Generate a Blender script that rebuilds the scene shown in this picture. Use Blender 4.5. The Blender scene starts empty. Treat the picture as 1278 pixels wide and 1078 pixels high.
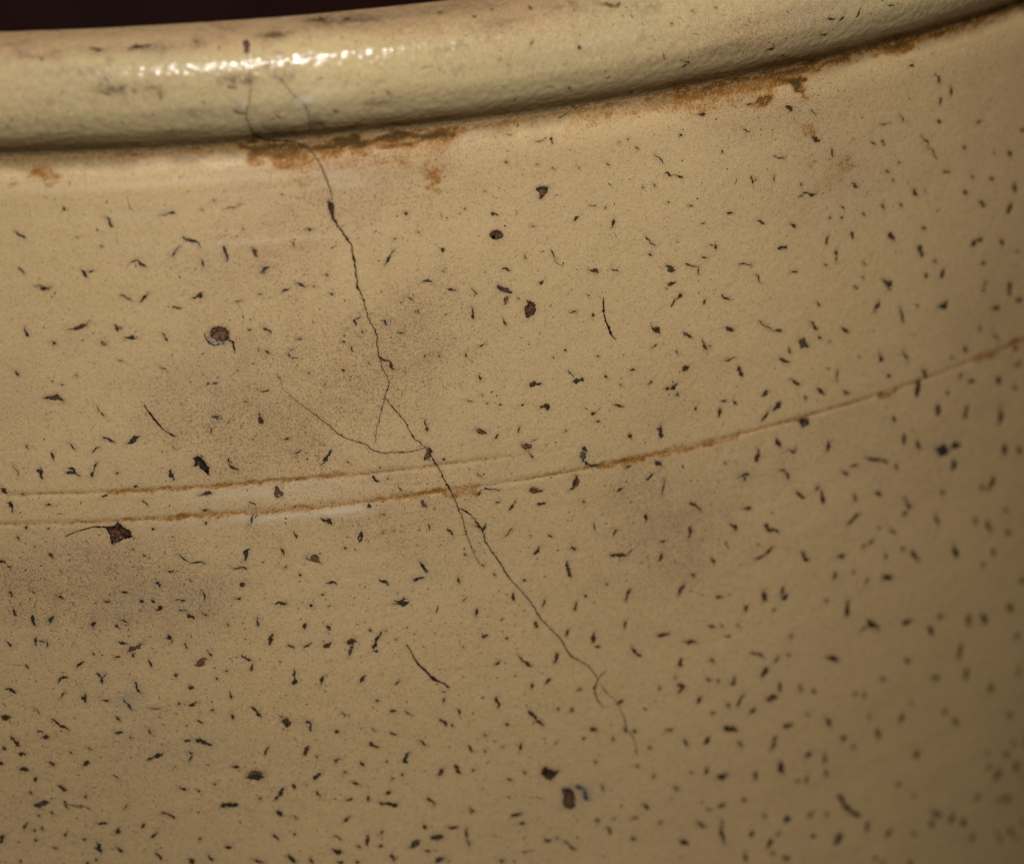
"""Close view of the shoulder and rim of an old salt-glazed stoneware crock.
Surface positions are given on the crock itself: u = arc length round the wall, s = distance along
its profile (s = 0 in the crease under the rim, negative down the wall, positive over the rim), in mm."""
import bpy, math, random
import numpy as np
from mathutils import Vector, Matrix

C = bpy.context.scene.collection
scene = bpy.context.scene
rnd = random.Random(11)
R, ZC = 140.0, 290.0
MM = 0.001

# ------------------------------------------------------------------ camera
cd = bpy.data.cameras.new('camera'); cam = bpy.data.objects.new('camera', cd); C.objects.link(cam)
rt, up = Vector((0.994785, -0.096765, -0.032247)), Vector((0.066877, 0.380091, 0.922528)); bk = rt.cross(up)
m = Matrix((rt, up, bk)).transposed().to_4x4(); m.translation = Vector((0.00000, -0.50445, 0.41113))
cam.matrix_world = m
cd.sensor_width = 36.0; cd.lens = 140.85
cd.clip_start = 0.01; cd.clip_end = 50
cd.dof.use_dof = True; cd.dof.focus_distance = 0.39736; cd.dof.aperture_fstop = 18.0
scene.camera = cam

# ------------------------------------------------------------------ light
w = bpy.data.worlds.new('World'); scene.world = w; w.use_nodes = True
bg = w.node_tree.nodes['Background']; bg.inputs[0].default_value = (1.0, 0.60, 0.16, 1); bg.inputs[1].default_value = 0.09
AIM = Vector((0.0308, -0.1363, 0.2572))
def lamp(name, az, el, dist, sx, sy, power, col):
    ld = bpy.data.lights.new(name, 'AREA'); ld.shape = 'RECTANGLE'; ld.size = sx; ld.size_y = sy
    ld.energy = power; ld.color = col
    o = bpy.data.objects.new(name, ld); C.objects.link(o)
    a, e = math.radians(az), math.radians(el)
    dv = Vector((math.sin(a)*math.cos(e), -math.cos(a)*math.cos(e), math.sin(e)))
    o.location = AIM + dv*dist
    o.rotation_euler = (-dv).to_track_quat('-Z', 'Y').to_euler()
    return o
lamp('desk_lamp', 1, 44, 0.22, 0.040, 0.024, 0.56, (1.0, 0.965, 0.92))
scene.view_settings.view_transform = 'Standard'; scene.view_settings.look = 'None'
scene.view_settings.exposure = 0.0; scene.view_settings.gamma = 1.0
scene.cycles.use_denoising = True

# ------------------------------------------------------------------ data (crock surface mm)
RIM_PTS = [(-0.5, 0), (-0.28, 0.42), (0.3, 0.95), (1.25, 1.75), (2.3, 2.95), (3.1, 4.8), (3.2, 6.4), (3.0, 8.0), (2.35, 9.5), (1.25, 10.6), (-0.2, 11.2), (-2, 11.45), (-4, 11.35), (-5.8, 10.4), (-6.8, 8.6), (-7.2, 5)]
WALL_PTS = [(-0.5, 0), (-0.55, -0.5), (-0.42, -1.2), (-0.15, -2.2), (0.0, -3.5), (0.0, -5), (-0.05, -10), (-0.3, -40), (-0.6, -80), (-1.0, -115), (-1.6, -160), (-3, -220), (-6, -270), (-8, -287), (-10.5, -290)]
SPECKS = """
-16.6 -7.37 -15.7 -8.22 0.249 b
-7.9 -6.3 -7.09 -7.3 0.269 b
-11.74 -5.18 -11.58 -5.46 0.214 r
-5.77 -4.21 -4.99 -6.04 0.079 f
-2.82 -6.44 -1.92 -6.35 0.11 r
-1.85 -6.16 -1.14 -6.26 0.274 b
-0.52 -8.73 1.1 -9.86 0.271 b
-1.68 -10.65 -1.38 -10.11 0.236 b
-1.43 -10.11 -0.78 -9.65 0.108 d
-5.86 -11.1 -5.01 -10.87 0.165 d
-5.11 -10.86 -4.34 -11.65 0.271 d
3.35 -9.95 3.51 -11.62 0.26 b
1.07 -11.16 1.23 -11.95 0.208 b
6.01 -10.38 6.48 -11.31 0.341 r
6.65 -12.99 7.54 -12.46 0.249 b
6.82 -12.25 7.17 -12.98 0.157 b
-16.65 -11.24 -15.99 -11.73 0.196 b
-10.57 -11.66 -9.97 -12.38 0.273 b
-9.93 -11.88 -9.32 -11.71 0.164 d
-15.11 -13.17 -13.55 -13.3 0.168 b
3.52 -6.26 5.23 -5.84 0.11 r
11.32 -8.91 11.92 -8.97 0.248 r
9.95 -10.03 10.05 -10.6 0.156 d
9.99 -14.35 11.02 -14.79 0.247 b
13.06 -13.68 13.17 -13.97 0.183 d
-8.57 -9.22 -8.37 -9.29 0.166 r
-10.7 -8.19 -10.57 -8.25 0.166 r
-16.56 -2.68 -16.23 -2.74 0.132 r
2.55 -5.2 2.7 -5.32 0.187 r
1.33 -6.1 1.59 -6.12 0.137 r
5.22 -8.32 5.34 -8.44 0.133 d
-6.79 10.02 -6.41 9.24 0.199 f
-7.48 8.66 -6.27 8.34 0.258 f
-5.49 8.95 -5.01 8.74 0.229 f
-4.26 8.88 -3.98 8.49 0.251 f
-3.02 8.89 -2.04 8.76 0.178 f
-1.82 8.36 -1.61 7.7 0.199 f
2.02 7.2 2.3 6.91 0.18 f
4.5 8.51 5.35 8.19 0.206 f
4.98 5.99 5.97 5.42 0.244 f
-9.11 10.89 -8.76 10.11 0.124 f
-15.57 6.45 -15.51 5.85 0.128 f
-13.2 6.51 -13.14 5.92 0.127 f
-9.46 5.36 -8.86 5.16 0.167 f
-10.81 8.67 -10.44 8.78 0.127 f
-5.47 5.52 -5.31 5.01 0.135 f
12.78 15.84 14.49 15.09 0.961 f
8.47 13.51 10.11 13.38 0.67 f
12.61 8.45 13.37 8.51 0.181 f
12.8 3.45 13.35 2.81 0.332 f
8.72 4.97 9.34 4.54 0.198 f
-8.1 13.07 -6.84 12.92 0.293 r
-4.33 12.82 -2.31 13.22 0.369 r
-13.55 4.42 -9.34 3.99 0.154 f
-1.59 3.86 -0.34 3.91 0.212 f
14.27 5 14.53 4.69 0.207 d
1.73 13.44 2.21 13 0.291 f
-12.6 12.14 -12.44 11.92 0.209 r
9.04 -5.06 9.29 -5.19 0.134 r
13.57 -11.22 13.98 -10.98 0.14 f
11.68 -14.8 11.88 -14.93 0.19 d
-5 -0.25 -4.31 -0.37 0.196 r
29.76 -9.35 30.43 -9.78 0.267 d
24.58 -12.49 24.74 -12.65 0.37 r
18.82 -13.47 19.45 -12.42 0.251 b
19.45 -12.42 19.9 -12 0.17 b
19.89 -10.88 20.06 -10.79 0.17 b
22.45 -15.57 23.32 -15.62 0.198 b
23 -15.38 23.47 -15.81 0.133 b
24.58 -14.74 24.76 -14.85 0.162 d
30.67 -15.36 31.53 -15.63 0.221 d
34.48 -17.44 34.91 -17.28 0.269 d
38.34 -11.54 38.78 -11.15 0.273 d
42.42 -12.72 42.53 -12 0.3 d
42.3 -12.89 42.43 -12.35 0.151 d
46.02 -14.39 46.46 -15.19 0.166 d
46.46 -15.19 47.05 -15.64 0.134 d
39.71 -16.81 40.72 -17.38 0.325 d
42.27 -17.25 42.91 -17.64 0.162 d
48.22 -18.03 49.21 -18.65 0.541 d
48.4 -20.08 49.26 -19.87 0.312 r
35.8 -14.1 36.24 -15.44 0.137 r
36.24 -15.44 36.94 -16.12 0.08 f
32.97 -14.23 33.15 -14.68 0.135 d
42.5 -13.35 42.84 -13.98 0.082 f
47.06 -5.95 48.08 -7.19 0.134 d
48.22 -8.18 48.96 -8.59 0.214 d
48.96 -8.59 50.26 -8.94 0.167 d
41.87 -6.06 42.21 -6.4 0.132 d
46.95 -9.02 47.15 -9.4 0.166 d
45.01 -4.9 45.35 -5.26 0.159 d
42.03 -8.05 42.45 -8.82 0.109 f
39.9 -10.26 40.67 -10.28 0.143 d
41.62 -10.66 41.8 -10.69 0.141 d
36.08 -5.64 36.36 -5.85 0.132 d
36.15 -2.57 36.16 -3.24 0.224 r
34.57 -2.75 35.41 -2.79 0.16 r
37.07 -0.79 38.37 -0.36 0.168 r
32.76 -1 33 -0.87 0.216 r
31.27 -4.39 31.49 -4.36 0.227 r
26.99 -8.56 27.12 -8.69 0.158 d
29.09 -7.09 29.25 -7.17 0.161 d
31.57 -1.68 32.17 -1.76 0.104 d
34.47 -5.01 34.83 -5.17 0.107 d
38.91 -6.07 39.02 -6.14 0.159 d
36.28 -8.63 36.71 -8.53 0.117 f
32.18 -9.98 32.46 -9.74 0.118 f
33.81 -11.34 34.23 -11.52 0.109 d
45.67 -9.23 45.87 -9.32 0.162 d
48.53 -11.23 48.65 -11.37 0.162 d
46.23 -16.35 46.73 -16.61 0.163 d
50.01 -4.49 50.19 -4.61 0.212 d
44.14 -3.92 44.32 -4 0.187 d
43.21 -4.13 43.38 -4.16 0.111 d
42.56 -10.59 42.71 -10.33 0.123 f
21.05 -8.29 21.31 -8.46 0.267 r
24.54 -8.58 24.78 -9.31 0.106 f
22.26 -10.33 22.33 -10.5 0.158 d
33.22 9.4 33.56 9.92 0.131 b
37.9 8.64 38.21 8.46 0.307 r
30.85 8.01 31.03 7.77 0.152 r
29.96 8.57 30.48 8.4 0.103 f
22.41 8.42 23.32 8.63 0.131 f
23.19 8.59 23.84 8.6 0.104 f
19.12 6.66 19.63 6.26 0.133 b
17.77 6.61 18.02 6.53 0.165 f
43.74 11.09 43.82 10.53 0.169 f
46.51 6.65 47.06 5.91 0.154 f
49.03 4.57 49.35 4.86 0.332 f
41.17 12.42 43.04 12.15 0.458 f
34.19 13.78 34.16 13.16 0.29 r
47.65 9.47 47.86 9.39 0.183 d
27.74 6.03 27.84 6.13 0.156 f
37.14 4.3 37.38 4.17 0.255 d
37.68 6.14 37.85 5.99 0.134 f
34.96 4.86 35.67 4.62 0.141 f
26.91 11.24 27.4 11.04 0.138 f
21.17 6.07 21.42 6.18 0.154 f
16.34 15.46 16.59 14.94 0.519 r
25.52 14.64 25.57 14.35 0.391 r
28.45 13.19 28.68 13.07 0.318 r
30.45 14.01 30.5 13.75 0.24 r
44.46 1.11 44.8 0.99 0.453 r
31.72 3.87 31.9 3.61 0.157 r
44.72 10 44.79 9.73 0.139 f
40.86 4.85 41.41 4.92 0.19 f
62.19 -3.79 63.04 -4.33 0.403 d
52.03 -2.77 52.94 -2.93 0.243 d
65.44 -7.58 66.45 -8.36 0.383 d
65.11 -13.7 66.13 -13.92 0.261 d
64.27 -13.29 65.28 -13.79 0.191 d
63.77 -13.7 64.44 -13.79 0.178 d
70.52 -13.78 71.41 -14.27 0.301 d
78.8 -16.3 79.54 -17.04 0.364 d
82.33 -9.76 82.81 -9.93 0.337 d
76.87 -7.73 77.51 -8.66 0.194 d
80.11 -10.65 81.1 -12.35 0.173 d
81.1 -12.35 82.42 -13.78 0.158 d
60.81 -8.79 62.28 -9.31 0.166 d
57.17 -5.18 57.61 -5.6 0.136 d
57.61 -5.6 57.99 -5.62 0.118 d
81.71 -4.32 81.99 -4.82 0.176 f
82.11 -4.76 82.63 -5.63 0.28 d
84.18 -6.34 84.21 -7.37 0.327 r
82.63 -7.29 82.69 -8.04 0.28 r
74.32 -8.32 75.67 -8.36 0.126 r
65.29 -4.78 65.93 -5.39 0.139 d
67.99 -9.41 68.17 -10.37 0.205 d
71.7 -6.89 71.98 -7.09 0.165 f
73.08 -9.79 73.8 -10.38 0.169 d
74.52 -10.02 74.96 -10.64 0.221 d
70.59 -8.87 71.12 -9.27 0.111 f
86.16 -13.42 86.58 -13.73 0.295 r
90.92 -14.75 91.25 -15.58 0.249 f
93.43 -15.69 93.81 -16.38 0.411 r
95.42 -13.8 95.89 -14.07 0.409 r
83.32 -15.42 84.28 -15.77 0.256 r
75.07 -13.35 75.59 -13.64 0.22 d
90.46 -17.92 90.99 -18.24 0.346 r
87.53 -17.02 87.91 -17.33 0.274 f
94.51 -19.73 94.86 -20.64 0.527 r
86.41 -18.32 86.83 -18.79 0.399 r
88.83 -20.14 89.78 -20.81 0.355 d
93.59 -22.67 94 -21.87 0.624 r
79 -16.85 79.3 -16.81 0.283 d
69.24 -15.82 69.59 -16.43 0.188 d
72.07 -17.29 72.36 -17.7 0.218 d
69.17 -17.09 69.45 -17.27 0.22 d
67.71 -16.71 67.92 -16.87 0.249 d
74.78 -16.89 74.9 -17.59 0.22 r
77.08 -17.43 77.39 -17.95 0.268 f
75.6 -20.36 76.35 -21.31 0.438 d
79.75 -22.92 80.43 -24.05 0.518 d
67.34 -19.58 67.51 -18.74 0.291 r
70.52 -19.04 70.85 -19.77 0.33 d
68.56 -20.45 68.64 -21.05 0.351 d
68.57 -21.04 68.64 -21.79 0.212 d
61.28 -18.69 62.37 -18.98 0.345 b
58.84 -15.22 59.68 -15.74 0.217 d
62.87 -16.35 63.37 -17.04 0.262 d
55.19 -13.68 55.98 -13.84 0.229 d
54.62 -7.02 54.87 -7.29 0.164 d
58.16 -10.4 58.28 -11.2 0.254 d
56.16 -11.01 56.38 -10.2 0.132 f
60.81 -10.79 60.87 -11.52 0.164 d
64.1 -12.33 64.24 -12.65 0.188 d
50.86 -12.11 51.32 -12.2 0.171 d
52.22 -14.25 52.69 -14.29 0.117 d
50.33 -18.14 51.86 -18.85 0.165 d
51.86 -18.79 51.91 -19.61 0.187 d
53.81 -16.72 54 -17.24 0.238 d
53.13 -16.58 53.75 -16.91 0.109 d
52.24 -17.85 52.86 -18 0.2 d
56.57 -19.44 58.11 -19.82 0.173 d
67.01 -21.71 67.46 -21.93 0.222 d
62.93 -21.62 63.7 -21.79 0.205 d
58.56 -20.96 59.3 -22.12 0.174 d
72.12 -22.61 72.63 -23.17 0.178 d
72.06 -24.23 72.35 -24.59 0.183 d
74.88 -25.3 75.9 -26.27 0.647 r
83.17 -27.11 83.64 -26.54 0.602 d
80.95 -26.59 81.1 -26.27 0.421 d
82.01 -24.91 82.42 -25.22 0.263 d
87.82 -24.83 88.44 -24.38 0.526 d
88.44 -24.38 89.5 -24.55 0.328 d
92.44 -25.46 92.81 -26.11 0.484 r
89.37 -27.15 90.02 -27.42 0.317 r
94.09 -30.76 94.34 -31.45 0.532 d
89.87 -29.89 90.08 -29.49 0.372 f
80.1 -20.89 80.88 -21.18 0.229 r
80.41 -16.6 80.81 -17.14 0.199 f
76.04 -14.62 76.23 -14.79 0.202 d
76.83 -12.87 77.06 -13.04 0.198 d
65.1 6.93 65.92 6.71 0.251 d
66.44 6.37 66.99 6.78 0.288 d
68.57 6.37 69.09 7.31 0.215 d
72.57 6.84 73.28 6.64 0.197 d
64.42 5.24 65.37 5.08 0.194 d
58.27 4.68 59.19 4.92 0.259 d
49.92 10.44 50.4 9.99 0.139 f
50.02 8.06 50.6 7.89 0.131 f
48.81 5.57 49.67 4.86 0.169 d
60.26 8.64 60.76 8.28 0.106 f
77.43 4.93 77.23 4.53 0.211 f
52.52 10.28 52.67 10.15 0.168 d
78.16 -2.84 78.82 -2.98 0.222 r
56.97 -2.14 57.17 -2.28 0.137 d
57.68 -2.81 58.32 -2.82 0.195 d
49.9 -4.47 50.14 -4.57 0.216 d
49.84 -8.83 50.2 -8.98 0.136 d
58.54 -10.91 58.8 -10.9 0.151 d
70.89 -25.04 71.42 -25.29 0.168 d
59.89 6.74 60.04 6.83 0.164 f
94.87 -27.29 95.66 -27.67 0.23 f
82.42 -19.47 82.81 -19.51 0.195 f
88.29 -11.27 88.91 -11.34 0.325 f
-14.6 -13.38 -13.83 -13.54 0.337 d
-6.94 -14.35 -5.81 -15.03 0.194 d
-5.1 -15.23 -4.26 -14.33 0.24 d
-0.01 -15.1 1.14 -14.59 0.249 d
0.52 -14.91 0.91 -14.94 0.391 d
8.62 -15.21 9.35 -14.91 0.252 b
-2.02 -15.92 -1.19 -16.03 0.224 d
4 -15.79 4.84 -15.72 0.112 d
4.75 -18.66 4.27 -15.59 0.026 f
-12.34 -17.85 -10.05 -17.04 0.165 d
-11.67 -17.67 -10.47 -17.36 0.388 r
-16.44 -17.39 -16.25 -18.32 0.322 b
-7.73 -17.42 -7.39 -18.14 0.269 r
-7.62 -17.71 -6.98 -17.88 0.169 r
-6.84 -18.87 -5.6 -18.8 0.225 b
-6.25 -18.71 -5.99 -18.72 0.338 b
-3.23 -18.51 -2.94 -18.81 0.137 b
-2.98 -18.67 -2.71 -19.39 0.212 b
-13.81 -19.01 -13.62 -19.18 0.337 r
6.67 -18.69 7.34 -19.4 0.216 r
5.14 -18.75 5.39 -18.89 0.193 r
9.76 -20.16 10.29 -20.27 0.197 d
8.89 -21.58 9.05 -22.02 0.185 b
9.09 -21.31 9.49 -21.21 0.114 b
9.18 -22.06 9.97 -22.25 0.141 b
6.72 -21.15 7.05 -21.35 0.248 d
5.94 -20.97 6.11 -21.1 0.137 d
-17.65 -21.88 -17.42 -22.36 0.304 p
-7.67 -21.09 -7.21 -21.26 0.113 d
-3.64 -21.96 -2.97 -22.57 0.111 d
3.79 -22.95 3.95 -23.02 0.168 d
-13.34 -23.41 -13.19 -23.5 0.199 b
-11.9 -22.53 -11.75 -22.64 0.141 d
0.82 -24.17 1.01 -24.1 0.226 b
1.4 -24.13 1.79 -24.16 0.199 b
5.96 -25.3 6.83 -25.38 0.199 d
4.31 -26.3 4.84 -26.35 0.114 d
10.77 -23.81 10.89 -23.94 0.162 d
12.28 -25.11 12.43 -25.3 0.161 d
7.76 -23.81 7.88 -24.19 0.132 d
1.06 -27.53 1.98 -27.72 0.2 b
1.34 -27.35 1.56 -28.09 0.133 b
5.75 -27.63 5.82 -28.15 0.159 d
5.8 -28.09 5.95 -28.74 0.424 d
-10.08 -25.73 -9.87 -26.4 0.162 d
-9.87 -26.4 -9.38 -26.99 0.167 d
-9.67 -29.19 -8.6 -29.76 0.229 b
-7.48 -29.96 -6.06 -29.37 0.339 b
-7.21 -29.88 -6.47 -29.58 0.452 b
-13.1 -29.63 -12.44 -30.4 0.17 b
-10.93 -30.75 -10.09 -30.21 0.139 d
-14.85 -30.62 -14.7 -31.49 0.217 d
-18.73 -31.89 -18.34 -32.96 0.112 d
-16.14 -32.14 -15.92 -33.39 0.327 b
-16.37 -32.37 -15.99 -32.67 0.29 b
-13.52 -32.8 -12.73 -32.88 0.349 b
-13.31 -32.4 -12.17 -33.13 0.231 b
-11.12 -33.4 -10.95 -32.83 0.37 b
-10.95 -32.83 -10.48 -31.84 0.186 b
-3.33 -32.94 -3.23 -33.81 0.373 b
-3.17 -33.67 -3.04 -34.18 0.161 b
2.46 -32.14 2.52 -32.78 0.159 d
2.48 -32.72 3.36 -33.58 0.222 d
0.85 -28.75 0.94 -29.48 0.132 r
2.59 -28.46 2.74 -28.24 0.164 r
7.92 -30.71 8.6 -30.49 0.174 d
8.91 -32.26 9.73 -31.99 0.174 b
11.81 -33.37 12.24 -32.84 0.342 b
12.16 -32.83 12.73 -32.25 0.23 b
11.52 -33.78 11.95 -33.39 0.144 b
11.76 -31.68 12.03 -31.65 0.116 b
-17.28 -29.75 -17.18 -30.18 0.137 r
-2.96 -30.5 -2.77 -30.8 0.11 d
-8.72 -33.22 -8.43 -32.94 0.137 d
-20.15 -34.39 -19.56 -34.78 0.353 r
-18.23 -34.94 -17.8 -35.18 0.118 d
-7.01 -34.61 -6.68 -34.54 0.23 d
-10.21 -35.53 -9.72 -35.35 0.228 b
-15.87 -36.16 -15.39 -36.23 0.235 d
-19.38 -35.8 -19.22 -36.44 0.389 b
-19.22 -36.44 -19.21 -36.97 0.163 b
-6.26 -36.11 -5.82 -36.72 0.195 b
-0.78 -35.87 0.55 -35.88 0.349 r
4.23 -36.94 4.92 -37.65 0.139 r
4.48 -37.32 4.63 -37.04 0.111 r
6.91 -35.64 7.06 -36.82 0.427 R
7.11 -35.81 7.47 -36.72 0.322 R
3.95 -39.62 4.69 -38.36 0.195 b
4.66 -38.8 4.95 -38.53 0.143 b
-0.48 -37.56 0.18 -37.55 0.204 d
-5.53 -39.16 -5.35 -39.29 0.259 d
-0.3 -38.92 -0.1 -39.05 0.229 d
-18.09 -38.74 -17.85 -38.46 0.216 r
-19.03 -39.46 -18.86 -39.96 0.197 r
-15.94 -38.85 -15.71 -38.65 0.138 d
-15.97 -41.58 -15.61 -41.8 0.355 r
-15.78 -41.88 -15.52 -42.04 0.118 d
-6.65 -41.95 -6.35 -42.26 0.171 r
-7.68 -41.31 -7.53 -41.4 0.175 d
-3.32 -42.15 -2.16 -42.97 0.144 b
-2.16 -42.97 -0.53 -43.44 0.176 b
3.32 -43.4 3.74 -42.25 0.329 b
3.54 -42.97 3.94 -42.12 0.221 b
2.08 -44.03 3.54 -44.36 0.235 R
8.52 -40.64 8.7 -41.4 0.242 r
7.03 -42.26 7.4 -43.04 0.217 r
9.54 -43.55 10.99 -44.45 0.257 R
10.08 -43.61 10.74 -43.98 0.574 R
7.4 -44.52 7.57 -44.33 0.173 r
8.76 -45.4 8.92 -45.54 0.226 d
11.24 -39.46 12.28 -40.31 0.336 d
11.9 -39.82 12.09 -39.7 0.412 d
-20.93 -42.18 -20.36 -42.48 0.3 d
-20.22 -42.78 -19.91 -42.9 0.21 r
-4.24 -43.96 -3.71 -44.05 0.207 b
-17.35 -40.67 -17.25 -40.76 0.176 d
-15.06 -43.08 -14.85 -43.83 0.111 f
11.45 -18.29 11.68 -18.88 0.105 f
-15.4 -36.99 -14.09 -37.38 0.088 f
14.36 -20.86 14.51 -21.02 0.242 d
14.16 -23.83 14.37 -23.99 0.218 d
-9.16 -19.19 -8.79 -19.48 0.335 f
13.22 -15.74 13.64 -15.89 0.221 b
6.39 -15.15 6.65 -15.23 0.166 r
-8.56 -32.94 -8.71 -33.16 0.108 d
-11.11 -18.96 -10.79 -18.84 0.165 f
1.97 -27.83 2.09 -27.99 0.137 d
27.36 -18.8 27.51 -19.39 0.135 d
27.49 -19.24 27.54 -20.16 0.275 d
30.59 -20.61 30.9 -21.31 0.215 d
30.77 -19.15 31.08 -18.4 0.292 R
30.98 -18.75 31.16 -18.35 0.235 R
27.43 -16.96 28.04 -17.67 0.133 d
20.82 -16.94 21.56 -17.46 0.162 d
21.84 -18.48 22.1 -18.86 0.132 d
15.5 -18.86 16.24 -18.43 0.171 b
15.5 -18.72 15.74 -19.31 0.263 b
18.52 -19.15 18.82 -19.67 0.264 b
16.25 -19.94 16.37 -20.23 0.158 d
14.44 -20.22 14.6 -20.35 0.162 d
15.08 -21.42 15.22 -21.95 0.185 d
15.17 -21.89 15.37 -22.11 0.134 d
17.87 -22.88 18.65 -23.44 0.218 d
18.52 -23.34 19.42 -24.45 0.24 d
16.71 -23.4 16.86 -23.57 0.161 d
19.86 -20.56 20.53 -20.7 0.197 r
21.62 -18.6 21.78 -18.76 0.133 d
37.53 -21.02 38.31 -21.15 0.172 d
39.98 -21.67 40.21 -21.88 0.242 d
39.59 -19.53 39.73 -19.67 0.161 d
48.67 -22.45 49.23 -21.8 0.229 d
49.23 -21.8 49.91 -21.3 0.261 d
46.46 -24.12 47.35 -25.1 0.326 d
46.91 -24.35 47.29 -24.86 0.438 d
46.48 -26.51 47.03 -26.21 0.193 d
50.04 -25.54 50.34 -25.9 0.247 f
49.15 -27.33 49.45 -27.68 0.192 d
36.94 -25.07 37.11 -24.93 0.217 d
35.69 -25.53 35.82 -25.7 0.161 d
40.34 -26.19 40.69 -26.31 0.141 d
44.03 -28.5 44.57 -28.43 0.216 d
49.99 -29.44 50.29 -29.56 0.34 d
41.24 -28.45 41.52 -28.79 0.244 d
42.87 -29.74 43.05 -29.89 0.163 d
27.74 -26.44 28.2 -26.63 0.196 b
27.88 -26.23 28.09 -26.73 0.215 b
33.13 -28 34.38 -28.12 0.234 d
33.23 -28.23 33.75 -28.02 0.549 d
37.23 -27.24 37.93 -28.09 0.135 b
37.83 -28.51 38.8 -28.47 0.389 b
38.66 -28.22 38.94 -28.7 0.218 b
45.99 -30.4 46.42 -30.1 0.261 r
47.92 -31.2 48.63 -31.28 0.239 d
48.54 -31.27 49.25 -30.97 0.455 d
49.08 -32.26 49.39 -32.03 0.266 f
49.24 -31.7 49.45 -32.34 0.148 f
34.19 -30.66 35.11 -30.75 0.352 d
34.69 -30.45 34.96 -31.08 0.438 d
42.17 -31.79 43.3 -32.29 0.197 d
42.56 -31.92 42.85 -32.09 0.304 d
39.67 -32.26 40.08 -32.4 0.258 d
40.03 -32.27 40.78 -31.82 0.127 f
39.02 -31.5 39.3 -31.99 0.137 f
40.15 -33.23 40.59 -33.37 0.201 d
43.66 -35.47 44.07 -35.64 0.37 r
43.59 -35.75 43.78 -35.05 0.158 f
47.37 -35.11 47.47 -36.39 0.492 d
27.35 -31.9 28.45 -32.65 0.22 r
27.53 -32.22 28.23 -32.39 0.461 R
29.33 -33.23 29.63 -32.84 0.272 d
31.75 -33.03 31.97 -32.48 0.21 r
32.21 -30.18 32.44 -30.07 0.214 d
29.9 -29.67 30.06 -29.81 0.217 d
26.62 -28.74 27.09 -28.95 0.14 d
28.09 -28.38 28.25 -28.49 0.137 d
28.56 -29.32 28.7 -29.43 0.163 d
26.58 -23.69 26.73 -24.17 0.189 r
22.47 -23.26 22.45 -23.63 0.137 d
23.83 -23.53 23.99 -23.75 0.16 d
28.04 -23.18 28.6 -23.06 0.177 d
22.2 -30.14 22.29 -31.17 0.164 r
22.3 -30.88 22.36 -31.47 0.273 r
23.84 -34.66 24.01 -34.8 0.246 d
32.13 -34.42 32.98 -34.91 0.613 R
32.83 -35.12 33.29 -36.14 0.164 R
33.29 -34.08 33.58 -34.13 0.146 d
36.77 -33.68 37 -33.66 0.152 d
38.46 -36.41 38.73 -37.35 0.567 b
38.62 -35.84 39.11 -36.38 0.326 b
38.88 -37.37 39.01 -37.84 0.284 b
39.16 -37.72 40.43 -38.2 0.23 b
46.67 -38.9 47.42 -39.6 0.357 b
45.62 -40.73 46.49 -40.22 0.298 b
43.31 -39.06 43.92 -38.79 0.194 b
47.65 -41.06 47.43 -42.82 0.193 d
42.21 -41.35 42.97 -41.21 0.222 b
45.55 -44.62 45.54 -45.23 0.344 b
38.47 -41.77 38.68 -41.93 0.221 r
37.54 -40.1 37.81 -38.66 0.427 d
37.72 -39.98 38.04 -38.85 0.37 R
37.04 -40.25 37.54 -40.1 0.22 d
32.85 -39.41 34.13 -39.84 0.463 R
32.85 -39.41 33.43 -39.3 0.185 d
33.6 -41.24 34.47 -41.15 0.307 r
30.55 -41.31 31.08 -40.74 0.248 d
31.02 -40.79 31.26 -40.36 0.153 d
29.16 -40.19 29.73 -40.22 0.179 b
28.02 -38.52 28.86 -38.75 0.204 b
28.81 -38.77 29.77 -38.92 0.118 b
27.15 -39.22 27.88 -38.59 0.153 b
27.38 -36.74 27.78 -37.19 0.109 r
16.54 -35.61 17.28 -36.2 0.277 b
18.11 -35.93 18.27 -36.07 0.165 d
19.17 -36.83 19.55 -37.58 0.134 r
16.08 -38.55 16.23 -38.86 0.323 b
17.35 -34.6 17.5 -34.77 0.164 d
21.57 -38.83 21.96 -39.63 0.378 R
17.26 -39.73 17.79 -40.01 0.114 r
17.3 -41.95 17.59 -41.55 0.117 d
18.41 -41.65 18.57 -41.82 0.137 d
22.07 -41.57 22.22 -42.18 0.191 r
24 -42.29 24.61 -43.13 0.218 d
14.94 -42.4 15.18 -41.33 0.223 b
15.02 -42.55 15.34 -41.56 0.226 b
13.41 -42.95 13.62 -43.1 0.226 r
21.03 -45.43 21.75 -46.88 0.244 b
21.68 -46.43 21.87 -46.75 0.19 b
25.66 -45.38 25.85 -45.5 0.227 r
28.03 -42.32 27.81 -43.18 0.236 b
26.76 -42.27 27.45 -42.83 0.166 d
30 -44.14 30.85 -43.39 0.187 r
33.07 -46.62 33.58 -46.11 0.381 d
33.52 -46.1 33.64 -45.91 0.188 d
37.2 -46.48 37.6 -46.95 0.302 d
36.96 -46.74 37.32 -46.65 0.19 d
36.63 -48.03 36.72 -48.96 0.293 d
36.61 -48.79 37.08 -49.88 0.391 d
34.57 -44.79 35.07 -44.97 0.204 d
32.55 -44.4 32.98 -44.59 0.144 f
39.6 -44.32 39.79 -45.32 0.175 b
41.81 -46.18 42.18 -45.56 0.229 d
41.4 -48.31 43.27 -48.75 0.361 d
42.97 -48.54 44.04 -48.31 0.194 f
46.98 -47.87 47.75 -48.13 0.207 r
46.94 -50.09 47.2 -49.44 0.401 r
35.55 -46.68 35.78 -46.67 0.186 f
44.78 -49.74 45.02 -49.98 0.139 f
27.45 -46.78 27.67 -47.11 0.191 d
28.7 -47.97 28.89 -48.31 0.164 d
18.31 -15.93 18.43 -16.31 0.132 f
25.05 -16.69 25.86 -16.86 0.224 r
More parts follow.
